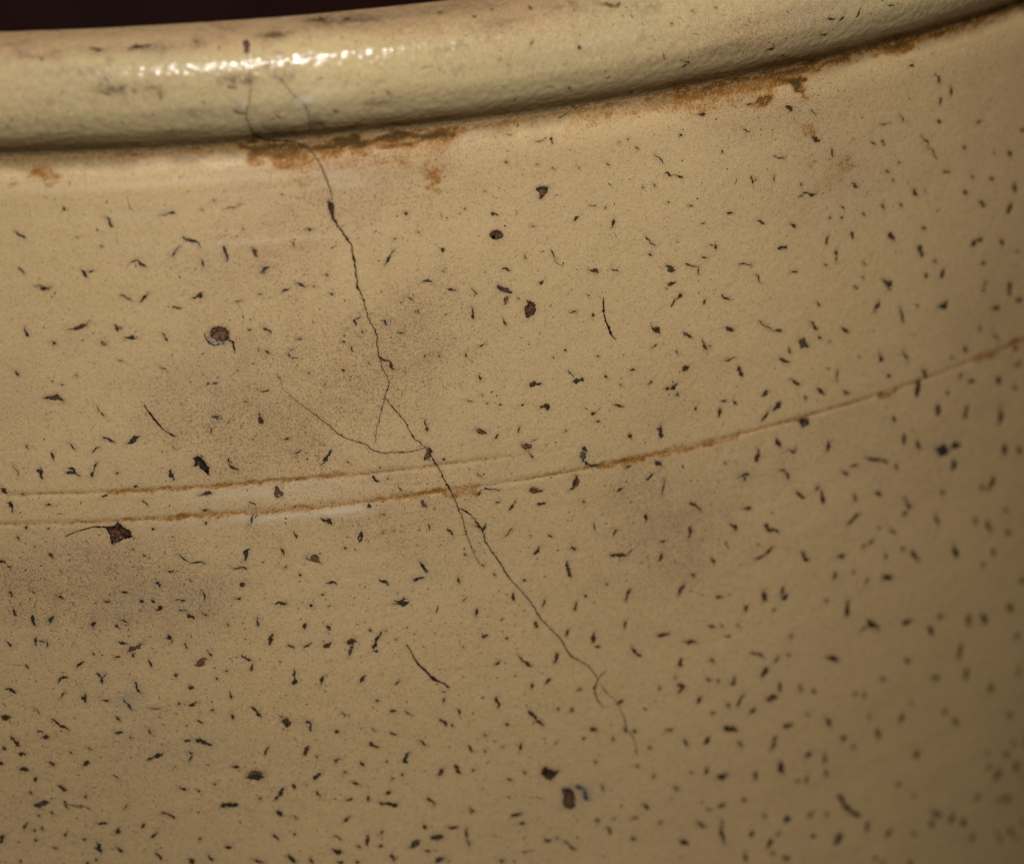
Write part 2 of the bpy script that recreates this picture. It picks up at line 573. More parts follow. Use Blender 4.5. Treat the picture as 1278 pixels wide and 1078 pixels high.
25.41 -21.8 25.67 -22.12 0.106 f
32.19 -18.65 32.33 -18.81 0.16 r
14.05 -23.87 14.37 -23.91 0.171 d
21.51 -21.23 21.51 -21.34 0.136 f
22.29 -33.27 22.36 -34.45 0.495 R
22.49 -33.24 22.65 -33.9 0.325 d
22.8 -34.45 23.1 -35.23 0.162 b
14.13 -33.63 14.38 -33.95 0.136 d
54.48 -22.36 55.52 -23.07 0.218 d
52.43 -22.96 52.66 -22.37 0.232 d
66.09 -25.57 66.57 -26.16 0.204 d
73.81 -28.63 74.28 -27.54 0.435 d
77.29 -28.81 77.69 -30.82 0.303 d
82.84 -30.48 84.12 -30.21 0.618 b
83.65 -30.7 84.05 -30.44 0.507 b
91.26 -32.8 92.38 -33.24 0.382 d
95.31 -33.12 96.24 -33.3 0.544 r
89.67 -30.14 89.98 -30.59 0.336 f
94.11 -31.54 94.27 -32.2 0.458 d
79.59 -29.32 79.91 -29.52 0.283 f
65.3 -27.59 66.23 -28.7 0.32 d
66.34 -29.41 66.69 -29.82 0.263 d
67.74 -30.37 67.98 -30.55 0.195 d
69.31 -29.32 70.31 -29.98 0.334 d
64.11 -29.33 64.97 -30.37 0.696 d
58.95 -26.09 60.59 -27.49 0.165 d
60.59 -27.49 61.75 -27.9 0.287 d
54.86 -26.04 56.04 -26.4 0.258 d
55.18 -25.93 55.56 -26.48 0.341 d
50.07 -25.55 51.09 -26.25 0.218 d
52.21 -26.66 52.45 -27.3 0.177 d
52.39 -27.19 52.76 -27.95 0.319 d
53.01 -27.53 53.2 -27.69 0.191 d
49.99 -29.44 50.64 -29.39 0.466 d
62.59 -29.93 62.82 -30.46 0.281 d
61.41 -30.73 62.69 -31.51 0.25 d
61.92 -31.36 62.49 -31.4 0.313 d
54.83 -29.51 56.11 -29.55 0.185 d
56.49 -30.64 56.94 -31.81 0.426 d
62.69 -33.36 63.91 -34.19 0.333 d
66.18 -35.29 67.16 -36.13 0.31 d
67.05 -33.18 67.92 -33.33 0.185 f
68.81 -33.76 68.71 -35.1 0.259 f
69.53 -36.43 70.5 -36.86 0.287 f
74.42 -33.37 74.88 -34.34 0.411 d
77.82 -33.95 78.41 -35.33 0.252 f
71.48 -32.86 71.92 -33.28 0.202 f
75.57 -36.16 76.03 -36.41 0.34 d
91.35 -35.61 92.49 -36.75 0.339 f
87.06 -36.03 87.16 -36.67 0.473 f
84.8 -36.62 85.21 -36.83 0.287 f
89.14 -34.3 89.5 -34.86 0.38 f
59.24 -34.33 60.01 -34.11 0.441 d
54.38 -33.89 54.92 -34.01 0.238 d
55.82 -34.06 56.14 -34.73 0.268 d
60.66 -36.25 61.57 -35.86 0.561 b
54.04 -35.55 54.21 -34.69 0.302 d
54.2 -35.29 54.37 -34.72 0.238 d
59.23 -37.18 60.13 -36.33 0.287 d
63.94 -38.31 65.15 -38.85 0.574 d
64.29 -38.84 64.97 -38.56 0.647 d
64.56 -35.8 64.8 -36.1 0.263 f
66.18 -36.44 66.32 -36.77 0.195 f
80.58 -36.84 81.31 -37.9 0.408 d
79.97 -38.05 80 -39.76 0.654 d
87.68 -40.23 88.54 -40.48 0.44 r
92.32 -41.29 92.88 -41.99 0.52 d
86.22 -39.35 86.51 -38.96 0.454 f
82.95 -41.67 83.01 -42.71 0.673 d
87.27 -44.33 87.49 -42.89 0.41 d
92.85 -46.65 93.15 -44.69 0.488 r
95.29 -43.13 95.67 -43.41 0.432 f
95.11 -40.56 96.28 -40.69 0.445 f
95.04 -38.56 95.51 -38.79 0.349 d
84.27 -40.59 84.59 -40.49 0.368 f
76.47 -41.19 76.7 -41.69 0.386 d
61.06 -39.57 61.52 -40.75 0.378 d
67.43 -42.69 67.78 -41.71 0.458 d
58.72 -40.23 58.71 -41.59 0.476 d
78.03 -43.54 78.21 -44.77 0.394 d
79.85 -44.83 80.42 -45.83 0.423 d
82.96 -46.76 84.74 -47.35 0.868 b
85.24 -47.18 86.58 -47.21 0.599 b
85.61 -48.87 85.63 -49.82 0.617 b
62.4 -41.27 63.43 -41.64 0.235 d
63.26 -41.48 63.5 -40.69 0.147 f
72.68 -44.69 74.55 -45.67 0.374 d
74.55 -45.52 75.77 -46.16 0.288 d
70.67 -45.23 71.76 -45.37 0.262 f
69.58 -45.4 70.2 -46.1 0.266 d
76.92 -46.71 77.16 -47.4 0.295 d
56.34 -42.61 57.65 -42.91 0.334 b
56.99 -43 57.12 -43.46 0.284 b
61.38 -43.21 62.13 -43.64 0.227 d
62.23 -43.82 62.57 -44.6 0.284 d
54.63 -40.79 54.86 -40.93 0.196 d
63.42 -46.26 64.63 -47.19 0.338 d
66.13 -46.5 66.34 -46.4 0.446 f
66.77 -46.97 67.06 -48.53 0.422 d
71.05 -48.5 71.42 -49.41 0.343 f
74.21 -49.25 74.97 -49.78 0.372 d
83.68 -51.92 84.1 -52.27 0.42 f
77.98 -50.86 79.33 -52.42 0.315 d
78.08 -52.94 78.67 -52.79 0.475 f
91.54 -54.05 91.95 -52.74 0.689 d
90.09 -53.11 90.37 -53.68 0.492 f
93.8 -49.49 93.98 -50.66 0.666 d
96.21 -50.64 96.61 -51.35 0.519 d
94.05 -57.28 94.52 -57.6 0.36 f
50.54 -44.4 51.92 -45.6 0.222 d
56.96 -46.41 57.75 -46.91 0.339 d
70.34 -51.73 71.91 -51.01 0.388 d
50.39 -48.33 50.63 -47.07 0.333 d
55.38 -47.8 55.96 -48.8 0.352 d
59.61 -48.99 60.18 -49.9 0.446 d
59.84 -49.66 61.29 -50.25 0.296 d
58.38 -52.7 59.49 -52.51 0.276 d
59.49 -52.51 60.61 -51.71 0.294 d
54.64 -49.84 55.22 -50.59 0.228 f
58.59 -50.89 58.82 -51.26 0.207 f
53.01 -51.23 53.33 -51.86 0.324 d
64.04 -53.23 65.09 -54.54 0.412 d
69.08 -55.26 69.81 -55.53 0.488 d
79.25 -57.56 80.47 -58.99 0.383 d
82.91 -54.38 83.34 -55.79 0.402 f
91.1 -57.61 91.83 -59.3 0.472 f
94.64 -59.91 95.13 -60.56 0.469 f
89.14 -56.81 89.24 -57.33 0.537 f
76.16 -53.95 76.94 -54.87 0.281 f
73.32 -54.86 73.81 -54.68 0.393 f
72.39 -55 72.84 -54.94 0.371 f
75.62 -56.79 75.74 -57.3 0.342 f
77.94 -56.69 78.22 -57.09 0.398 f
85.83 -58.97 86.46 -60.62 0.49 d
92.12 -61.5 92.5 -62.12 0.562 f
90.35 -62.54 90.72 -62.99 0.357 f
74.63 -53.35 74.82 -53.5 0.259 f
68.37 -56.92 68.91 -57.29 0.258 d
50.5 -52.43 51.13 -52.82 0.228 d
71.11 -57.38 71.3 -57.75 0.267 f
75.26 -59.19 76.61 -59.73 0.246 d
60.19 -47.69 60.69 -47.94 0.173 f
49.72 -40 49.87 -40.33 0.232 f
71.25 -25.37 71.5 -25.58 0.198 f
75.45 -26.4 76.2 -26.73 0.226 f
49.67 -21.31 49.91 -21.59 0.273 d
51.37 -33.93 51.43 -34.24 0.277 d
74.47 -37.64 75.22 -38.21 0.171 f
-20.24 -45.56 -20.04 -46.16 0.227 r
-20.07 -47.47 -19.75 -48.25 0.258 d
-18.17 -48.18 -17.99 -49.38 0.333 b
-16.59 -48.81 -16.01 -48.38 0.282 b
-16.48 -49.11 -16.26 -48.82 0.219 b
-12.36 -49.53 -11.88 -49.25 0.288 b
-12.2 -49.15 -12.12 -49.93 0.191 b
-9.21 -45.88 -8.42 -46.15 0.208 b
-5.38 -45.01 -5.24 -45.61 0.218 b
-5.66 -45.17 -5 -45.33 0.178 b
-2.28 -44.91 -1.98 -45.23 0.142 b
-0.9 -46.44 -0.82 -47.4 0.189 b
-3.78 -47.19 -2.7 -47.15 0.149 b
-3.31 -47.4 -2.76 -47.26 0.148 b
-3.44 -48.2 -2.64 -48.46 0.148 b
-7.27 -46.99 -6.96 -47.18 0.323 b
-6.13 -46.93 -5.81 -47.37 0.227 b
-5.78 -48.2 -5.16 -47.79 0.375 d
-2.53 -48.77 -2.08 -49.34 0.34 d
-1.31 -48.65 -0.66 -49.14 0.174 r
1.23 -50.13 1.43 -50.45 0.167 r
-9.3 -49.06 -8.56 -49.31 0.179 r
-9.81 -49.49 -9.62 -49.86 0.254 r
-10.9 -46.9 -10.29 -47.02 0.239 r
-15.51 -46.15 -14.92 -46.56 0.238 r
-17.95 -45.51 -17.76 -45.81 0.174 r
4.18 -49.7 4.27 -50.61 0.162 b
4.29 -50.16 4.39 -50.77 0.162 b
2.95 -46.15 3.18 -45.88 0.455 r
2.14 -47.46 2.74 -47.45 0.238 d
6.16 -48.39 7.38 -48.42 0.299 d
9.67 -48.84 9.88 -48.99 0.287 d
9 -51.38 9.19 -50.89 0.366 r
11.33 -51.34 11.44 -51.87 0.326 r
11.43 -46.56 12.51 -46.83 0.236 d
10.82 -47.89 11.23 -47.88 0.18 r
5.31 -52.81 5.55 -51.93 0.415 d
5.55 -52.08 5.76 -51.65 0.226 d
7.21 -53 7.79 -53.52 0.229 r
8.83 -53.57 9.6 -53.05 0.21 r
10.85 -53.7 11.59 -53.33 0.424 r
10.8 -53.61 11.31 -53.45 0.365 r
-4.67 -50.96 -4.48 -51.43 0.333 b
-4.44 -51.58 -4.41 -51.88 0.163 d
-3.13 -51.91 -2.91 -52.64 0.192 b
-0.77 -53.19 -0.53 -53.6 0.224 b
-21.07 -51.06 -20.58 -51.66 0.269 b
-17.95 -50.58 -18.11 -51.57 0.217 b
-17.71 -51.04 -17.19 -51.29 0.182 b
-16.9 -51.05 -16.88 -51.81 0.137 b
-9.74 -51.44 -8.81 -51.7 0.24 b
-8.86 -52.54 -7.89 -52.13 0.412 R
-8.02 -52.13 -7.38 -51.77 0.35 R
-8.71 -52.3 -8.3 -52.26 0.479 R
-10.26 -53.13 -9.72 -53.1 0.3 d
-8.48 -52.86 -8.23 -53.17 0.231 b
-12.39 -52.54 -12.28 -52.84 0.197 d
-19.29 -53.66 -19.06 -54.18 0.203 r
-21.07 -53.65 -19.43 -53.72 0.061 f
-14.14 -54.14 -13.41 -53.4 0.253 b
-6.85 -53.6 -6.69 -54.4 0.22 b
-2.21 -54.44 -1.09 -53.92 0.415 R
-1.93 -54.31 -1.37 -54.05 0.594 R
-4.45 -55.56 -4.03 -55.38 0.208 b
-4.3 -55.21 -4.19 -55.67 0.165 b
2.46 -53.67 2.89 -54.19 0.198 b
2.84 -54.12 3.5 -54.45 0.236 b
3.25 -55.55 3.62 -54.86 0.254 r
6.22 -54.75 6.4 -54.88 0.174 r
7.61 -55.92 7.82 -57.01 0.245 b
7.45 -57.42 7.93 -57.17 0.424 b
10.32 -57.74 10.64 -56.86 0.285 r
0.81 -55.28 0.97 -55.44 0.229 r
-0.21 -56.05 -0.06 -56.18 0.233 r
-16.17 -55.75 -15.72 -55.15 0.221 b
-15.77 -55.15 -15.13 -55.26 0.274 b
-16.12 -57.57 -15.58 -56.88 0.167 d
-12.2 -54.81 -11.59 -55.37 0.207 b
-11.7 -55.37 -11.69 -56.04 0.273 b
-11.5 -55.29 -11.2 -54.84 0.139 b
-13.61 -56.94 -13.54 -58.1 0.275 b
-13.85 -57.48 -13.6 -57.79 0.354 b
-11.88 -57.85 -11.24 -58 0.244 r
-8.43 -56.03 -8.21 -56.8 0.222 b
-8.33 -56.64 -7.83 -57.27 0.232 b
-9.78 -57.79 -9.41 -58.41 0.172 b
-9.4 -58.32 -8.86 -59.2 0.202 b
-21.58 -56.43 -20.45 -56.74 0.308 b
-22.25 -59.54 -21.23 -59.63 0.37 d
-22.13 -59.78 -21.63 -59.78 0.429 d
-18.86 -58.58 -18.28 -59.26 0.12 r
-17.18 -59.83 -16.4 -60.46 0.243 d
-16.53 -60.4 -15.49 -61.15 0.244 d
-21.41 -61.77 -21.09 -62.3 0.24 d
-21.22 -62.08 -20.67 -62.91 0.391 d
-18.66 -61.18 -18.12 -61.35 0.247 d
-18.11 -61.96 -17.62 -61.97 0.43 d
-20.74 -63.71 -20.11 -63.78 0.372 d
-22.35 -63 -22.09 -63.31 0.305 d
-22.82 -64.7 -22.62 -65 0.364 d
-20.81 -65.56 -19.9 -65.63 0.404 d
-17.78 -64.73 -17.26 -65.2 0.306 r
-14.28 -65.18 -13.71 -64.83 0.412 d
-13.91 -63.13 -13.19 -63.46 0.123 d
-15.48 -63.55 -15.4 -63.86 0.199 d
-10.86 -61.56 -10.04 -61.59 0.276 b
-10.55 -59.79 -10.15 -60.36 0.204 d
-7.41 -61.11 -7.14 -61.98 0.196 d
-9.4 -62.17 -9.19 -62.31 0.182 d
-7.8 -64.84 -6.96 -64.57 0.273 b
-7.04 -64.57 -6.2 -64.31 0.486 b
-3.83 -62.86 -3.29 -62.9 0.307 b
-2.66 -62.94 -1.21 -63.42 0.396 b
-2.65 -62.79 -2.2 -63.04 0.361 b
-1.26 -63.42 -1.14 -63.67 0.225 b
-3.46 -64.27 -3.19 -64.44 0.24 b
-3.58 -65.34 -3.2 -64.6 0.225 b
-2.33 -60.67 -2 -61.09 0.288 b
-3.17 -58.93 -2.2 -58.69 0.242 b
-3.04 -59 -2.49 -58.92 0.243 b
-2.99 -56.87 -2.61 -56.99 0.422 r
-4.24 -58.61 -4.03 -58.75 0.238 d
-0.9 -59.64 -0.71 -59.72 0.241 r
1.05 -57.67 1.17 -58.5 0.218 r
1.06 -60.23 1.3 -60.86 0.249 r
3.29 -59.6 3.71 -60.41 0.279 b
3.63 -60.34 4.15 -60.91 0.287 b
5.89 -60.86 6.28 -61.12 0.177 d
6.21 -61.57 6.96 -61.9 0.6 d
6.61 -61.31 6.72 -62.24 0.438 d
8.59 -61.83 9.12 -62.26 0.291 b
8.99 -62.24 9.01 -62.95 0.276 b
11.57 -63.25 11.87 -63.35 0.363 d
4.19 -65.12 4.62 -64.33 0.259 r
8.26 -65.64 8.64 -64.67 0.402 r
9.41 -65.87 9.57 -66.01 0.232 r
11.16 -66.51 11.97 -66.61 0.185 b
11.25 -66.92 11.59 -66.87 0.187 b
0.77 -66.14 1.53 -66.42 0.244 d
2.29 -67.51 3.94 -67.67 0.495 b
2.5 -67.22 3.74 -67.25 0.557 R
2.77 -67.4 3.56 -67.94 0.418 b
9.16 -68.54 9.81 -67.9 0.425 b
4.89 -70.47 5.39 -69.99 0.241 b
5.31 -69.98 5.9 -69.2 0.415 b
6.84 -68.74 7 -69.45 0.276 b
9.29 -69.89 9.62 -70.62 0.223 r
8.22 -69.05 8.3 -69.15 0.171 r
5.01 -71.83 5.62 -72.36 0.414 b
4.5 -74.51 5.12 -74.98 0.27 b
-0.6 -70.59 1 -70.73 0.435 b
-0.45 -70.48 -0.19 -70.75 0.413 b
0.73 -70.52 1 -70.73 0.478 b
-0.33 -75.35 0.16 -75.49 0.343 d
-2.27 -76.2 -1.87 -76.9 0.318 d
-4.29 -76.53 -3.77 -77.13 0.417 d
2.08 -77.04 3.44 -77.56 0.28 d
5.84 -77.11 6.78 -77.84 0.42 b
8.2 -77.53 8.44 -78.29 0.251 d
10.75 -77.11 11.45 -77.3 0.499 b
10.44 -76.69 10.76 -77.05 0.145 b
10.98 -78.28 11.53 -78.61 0.304 d
10.71 -75.15 11.6 -75.89 0.177 r
-6.7 -71.04 -5.75 -71.25 0.218 d
-5.89 -71.25 -5.36 -71.68 0.272 d
-4.73 -68.21 -4.06 -68.56 0.275 b
-2.95 -68.48 -2.7 -68.87 0.202 r
-1.21 -67.99 -1 -68.13 0.241 b
-8.8 -72.65 -8.58 -72.19 0.337 r
-7.94 -73.85 -7.39 -73.13 0.26 d
-7.69 -75.53 -7.06 -76.42 0.296 d
-11.49 -73.15 -11.17 -72.54 0.337 d
-11.54 -72.99 -11.04 -73.01 0.313 d
-11.55 -74.72 -11.01 -75.37 0.302 d
-13.45 -71.83 -12.43 -71.96 0.313 d
-13.89 -74.79 -13.07 -74.98 0.379 b
-13.5 -74.02 -13.39 -74.81 0.282 b
-13.33 -74.81 -13.15 -75.38 0.231 b
-16.58 -69.25 -16.26 -70.19 0.232 d
-17.08 -67.53 -16.15 -68.01 0.373 d
-19.27 -69.52 -18.27 -69.53 0.624 b
-19.75 -69.67 -19.4 -69.83 0.252 b
-18.01 -70.47 -17.89 -70.78 0.263 r
-20.89 -72.41 -20.61 -71.69 0.276 r
-19.91 -72.63 -19.85 -72.7 0.246 r
-19.12 -72.17 -19.01 -72.55 0.204 r
-16.84 -73.3 -16.67 -72.99 0.251 r
-14.92 -73.76 -14.76 -73.82 0.315 d
-19.94 -73.73 -19.78 -73.8 0.318 d
-23.45 -73.89 -23.11 -73.1 0.332 d
-23.45 -73.89 -23.6 -73.98 0.354 d
-18.19 -74.63 -17.73 -74.76 0.222 d
-13.84 -76.05 -13.71 -76.18 0.277 d
-14.85 -76.5 -14.58 -76.57 0.254 d
-10.52 -70.38 -10.21 -69.92 0.198 r
-11.34 -66.4 -10.82 -66.79 0.152 r
-19.4 -67.03 -19.21 -66.41 0.247 d
-14.41 -68.68 -14.24 -69 0.206 d
-20.04 -68.05 -19.79 -68.48 0.21 r
-19.37 -70.86 -19.27 -70.98 0.245 r
-21.67 -76.12 -21.6 -76.24 0.245 d
-16 -69.66 -13.96 -70.16 0.094 f
-3.05 -74.41 -2.92 -74.11 0.226 r
6.67 -74.61 6.84 -74.69 0.244 r
6.51 -72.46 7.19 -72.84 0.151 b
3.3 -70.1 3.52 -70.21 0.242 r
-7.4 -58.97 -5.97 -59.11 0.122 d
13.19 -53.38 14.15 -53.49 0.271 b
13.45 -53.71 13.88 -53.31 0.6 d
13.39 -54.91 13.77 -53.9 0.401 R
15.89 -54.72 16.16 -53.76 0.343 b
16.16 -53.76 16.82 -52.72 0.296 b
15.89 -54.78 16.31 -54.84 0.242 b
18.11 -49.79 19.73 -49.87 0.362 b
18.35 -49.52 19.6 -49.55 0.242 b
16.8 -46.92 17.66 -47.42 0.258 b
17.56 -47.32 17.76 -47.73 0.163 b
20.25 -47.39 21.37 -47.34 0.272 b
24.92 -47.87 25.06 -48.5 0.221 d
25.33 -50.56 25.77 -50.24 0.156 d
26.62 -52.59 26.83 -51.62 0.265 d
22.52 -51.48 22.73 -50.55 0.203 f
30.66 -50.45 30.75 -51.38 0.287 d
32.87 -54.2 33.15 -54.86 0.334 d
33.85 -52.64 34.05 -51.85 0.215 r
42.86 -53.74 43.62 -52.61 0.301 r
37.31 -53.7 37.46 -52.81 0.278 r
38.48 -52.34 38.6 -52.43 0.282 r
31.82 -49.33 32.02 -49.42 0.289 r
40.85 -51.42 41.03 -51.58 0.223 r
42.8 -56.89 42.97 -56.16 0.291 r
39.13 -57.75 39.34 -56.69 0.41 d
39.48 -58.26 39.96 -58.42 0.271 d
36.23 -56.37 36.55 -55.75 0.289 r
46.55 -58.62 47.99 -58.71 0.321 d
46.65 -58.37 47.42 -58.76 0.263 d
43.61 -59.24 44.12 -60.06 0.282 d
43.97 -59.94 44.64 -60.55 0.281 d
49.07 -54.59 49.46 -53.66 0.342 d
49.01 -62.66 49.21 -61.86 0.34 d
48.76 -64.8 49.61 -65.23 0.267 d
48.84 -65.67 49.48 -65.45 0.279 d
48.45 -63.81 48.67 -63.99 0.256 f
46.64 -64.51 46.76 -64.95 0.272 f
27.12 -54.83 27.89 -54.84 0.247 d
27.19 -54.5 27.46 -55.01 0.165 d
29.69 -55.48 29.98 -55.53 0.243 r
15.56 -52.26 15.72 -52.52 0.219 d
17.21 -52.6 17.32 -52.73 0.138 d
18.17 -53.76 18.33 -53.84 0.175 r
28.5 -58.25 29.03 -57.97 0.288 d
31.02 -57.53 31.54 -58.49 0.194 d
31.46 -58.41 32.49 -59.15 0.285 d
34.99 -59.3 35.18 -58.1 0.338 d
33.9 -61.46 34.39 -60.94 0.359 d
32.3 -61.65 32.49 -61.13 0.282 r
14.35 -58.08 14.89 -57.33 0.328 d
17.95 -58.87 18.38 -58.54 0.216 r
28.52 -61.95 28.62 -63.2 0.346 d
29.43 -65.28 29.66 -65.26 0.351 d
26.94 -61.67 27.28 -61.79 0.21 f
24.37 -62.63 24.58 -63.28 0.25 r
22.43 -63.39 23.11 -64.28 0.279 d
22.83 -60.37 23.11 -60.48 0.179 d
22.88 -61.15 22.93 -61.5 0.225 d
23.62 -64.27 23.79 -64.48 0.251 r
17.32 -61.7 17.96 -61.85 0.273 r
18.83 -61.92 19.61 -62.71 0.17 r
25.87 -63.28 26.06 -63.5 0.196 f
15.86 -60.39 16.14 -60.49 0.24 r
25.14 -55.6 25.26 -55.68 0.171 r
12.25 -61.27 12.79 -61.71 0.173 d
15.33 -63.52 15.76 -63.89 0.144 d
17.21 -64.28 17.84 -64.55 0.239 d
15 -65.15 15.35 -65.44 0.347 d
15.19 -65.42 16.02 -65.72 0.242 d
20.06 -65.56 20.97 -66.26 0.203 r
27.07 -66.1 27.24 -66.19 0.207 r
25.31 -66.97 25.8 -67.75 0.279 r
27.07 -67.85 27.24 -68 0.257 f
27.92 -66.87 28.35 -67.14 0.176 f
28.94 -67.78 29.23 -67.74 0.193 r
30.86 -68.45 31.06 -67.64 0.309 r
30.64 -68.88 30.79 -68.75 0.197 f
31.96 -64.13 32.72 -65.28 0.39 d
32.72 -65.28 33.58 -66.26 0.28 d
33.43 -67.6 33.72 -67.75 0.208 f
33.47 -68.11 33.82 -68.25 0.182 f
34.65 -68.57 35.26 -68.22 0.2 f
35.06 -64.58 35.29 -64.72 0.292 f
36.6 -65.21 36.79 -64.78 0.324 f
37.5 -62.74 37.8 -62.96 0.286 f
38.75 -67.54 39.44 -68 0.348 d
37.91 -68.46 38.02 -68.67 0.282 r
41.76 -65.37 42.48 -65.22 0.368 r
43.58 -68.93 43.79 -69.14 0.34 r
42.57 -68.23 42.74 -68.9 0.268 r
41.16 -69.17 41.24 -69.57 0.299 f
47.25 -69.8 48.14 -69.86 0.296 f
45.32 -71.24 45.63 -71.48 0.318 f
44.78 -66.53 45.15 -66.93 0.225 f
43.76 -71.03 43.9 -71.54 0.239 f
39.11 -71.5 39.29 -71.67 0.285 r
43.78 -73.07 44.09 -73.27 0.264 f
45.83 -74.65 45.95 -75.06 0.303 f
31.25 -71.04 31.42 -71.39 0.253 f
18.35 -67.79 18.84 -67.8 0.313 b
18.41 -67.74 19.08 -66.75 0.276 b
18.37 -67.36 18.86 -67.25 0.253 b
13.93 -67.11 14.32 -67.72 0.28 d
12.2 -68.07 12.42 -68.16 0.242 r
12.99 -69.32 13.75 -69.73 0.27 d
22.09 -69.88 22.58 -69.17 0.375 d
23.79 -68.97 24.11 -69.58 0.334 d
23.92 -69.4 24.33 -70.09 0.335 d
25.66 -69.91 25.83 -70.01 0.268 r
29.4 -71.54 29.86 -71.88 0.262 r
16.59 -67.48 16.78 -67.57 0.21 r
17.14 -69.58 17.32 -69.45 0.252 r
18.13 -69.2 18.35 -69.23 0.249 r
33.31 -71.61 34.61 -72.12 0.914 d
36.92 -73.94 37.82 -74.46 0.417 g
37.81 -74.77 38.34 -75.84 0.513 g
15.95 -72.23 17.64 -72.63 0.279 b
17.07 -72.55 17.49 -72.67 0.462 b
15.68 -71.97 16.17 -72.36 0.264 d
16.51 -71.21 16.92 -70.96 0.348 d
14.47 -71.24 14.68 -71.64 0.335 d
12.19 -71.31 12.95 -71.29 0.251 d
11.93 -73.79 12.58 -73.24 0.28 d
20.73 -72.32 21.62 -73.19 0.288 d
25.19 -74.33 25.67 -74.64 0.237 r
29.68 -76.02 30.63 -75.89 0.328 d
30.42 -75.85 30.92 -76.01 0.155 d
30.59 -77.03 31.12 -77.2 0.311 d
22.72 -75.97 23.87 -76.23 0.313 d
20.24 -75.4 20.51 -75.76 0.369 d
21.04 -76.89 22.33 -77.17 0.44 d
21.32 -77.16 22.04 -77.06 0.582 b
18.51 -77.76 19.14 -77.6 0.291 b
18.92 -77.57 19.68 -77.21 0.647 b
24.82 -76.49 24.77 -77.75 0.265 r
24.77 -77.75 25.03 -78.66 0.226 r
14.06 -76.54 14.38 -75.69 0.356 d
14.12 -76.54 14.27 -76.82 0.226 d
15.65 -75.81 15.81 -75.36 0.238 r
16.6 -78.33 16.97 -79.02 0.338 d
15.46 -77.05 15.79 -77.16 0.279 d
13.2 -76.8 13.53 -76.91 0.248 r
12.97 -78.61 13.25 -78.77 0.364 d
20.26 -78.42 20.84 -78.45 0.256 d
21.41 -79.95 22.24 -79.54 0.524 b
22.66 -79.93 22.8 -80.12 0.171 d
11.43 -78.4 11.56 -78.55 0.233 d
33.29 -79.72 34.11 -79.79 0.325 d
33.3 -79.4 33.89 -79.84 0.235 d
34.6 -79.51 34.8 -79.72 0.258 f
35.4 -80.16 36.79 -81.53 0.23 d
36.83 -80 37.07 -80.21 0.231 f
40.32 -79.66 40.77 -80.41 0.399 d
39.08 -78.41 39.41 -78.71 0.317 r
43.12 -81.52 43.62 -81.9 0.351 r
44.51 -77.86 45.26 -78.56 0.316 r
43.16 -79.27 43.92 -79.32 0.266 r
46.37 -80.58 46.76 -80.48 0.282 f
41.92 -77.3 42.23 -77.5 0.236 f
39.81 -74.42 40.01 -75.1 0.265 f
49.04 -83.44 49.56 -83.91 0.463 d
47.83 -77.78 48.08 -78.01 0.173 f
48.26 -76.67 48.8 -77.22 0.286 f
41.11 -78.72 41.27 -78.75 0.256 f
30.93 -73.6 33.57 -75.08 0.09 f
28.19 -80.94 28.62 -81.25 0.297 d
29.81 -81.26 29.95 -81.51 0.226 f
30.48 -59.83 30.77 -60.01 0.174 f
31.69 -63.4 31.83 -63.61 0.195 f
29.24 -53.18 29.67 -53.25 0.151 f
39.78 -82.93 40.09 -83.06 0.186 f
30.92 -78.91 31.13 -79.05 0.208 f
30.67 -80.37 32.07 -80.59 0.193 f
49.2 -54.31 49.78 -53.43 0.347 b
53.51 -55.74 54.39 -56.01 0.274 d
59.37 -56.49 59.43 -57.76 0.483 r
61.41 -57.65 61.96 -56.86 0.454 b
61.75 -57.9 62.3 -57.8 0.57 b
57.01 -58.23 57.35 -57.75 0.441 r
60.48 -59.19 60.82 -59.06 0.256 f
67.3 -59.74 67.66 -60 0.258 f
68.37 -57.36 68.73 -57.55 0.292 d
75.26 -59.58 76.62 -59.92 0.458 d
70.22 -62.48 70.43 -60.79 0.551 d
73.21 -63.85 74.67 -65.58 0.492 d
72.16 -64.81 72.91 -64.56 0.358 f
78.18 -65.7 79.54 -65.9 0.46 d
82.12 -67.51 82.84 -68.39 0.53 d
90.52 -68.88 91.36 -69.89 0.644 d
94.91 -69.21 95.89 -70.22 0.633 f
88.2 -68.15 88.67 -69.46 0.598 f
83.56 -66.67 84.18 -66.75 0.444 f
49.6 -59.89 51.1 -60.5 0.27 d
49.91 -60.09 50.71 -60.26 0.408 d
52.6 -58.87 53.38 -59.19 0.299 r
54.03 -59.16 54.29 -59.42 0.254 f
54.28 -60.42 55.33 -60.77 0.244 f
56 -59.72 56.27 -59.85 0.265 f
52.88 -62.67 53.1 -63.35 0.309 f
57.64 -63.17 59.33 -64.25 0.231 d
60.69 -65.13 61.25 -64.7 0.342 f
62.28 -64.74 62.7 -64.92 0.273 r
59.08 -66.5 59.8 -65.74 0.531 d
59.25 -65.75 59.87 -65.76 0.274 d
55.05 -66.22 55.81 -66.48 0.278 d
55.55 -65.65 55.71 -66.23 0.319 d
52.21 -64.86 52.76 -65.25 0.287 r
53.57 -65.36 53.73 -65.72 0.272 f
61.37 -67.86 61.44 -68.84 0.424 d
59.75 -69.39 60.95 -69.47 0.615 d
60.61 -69.15 61.02 -69.68 0.293 d
67.5 -66.48 69.21 -67.46 0.412 d
49.09 -62.21 49.24 -62.72 0.365 d
49.05 -64.71 49.75 -65.26 0.228 d
49.04 -65.65 49.62 -65.23 0.284 d
51.14 -67.44 51.47 -66.89 0.43 r
56.37 -68.31 56.87 -67.97 0.297 b
56.03 -69.18 56.47 -68.18 0.331 b
54.7 -68.51 55.03 -68.91 0.344 f
57.7 -70.43 58.21 -70.09 0.451 r
52.72 -69.04 53.14 -69.22 0.275 r
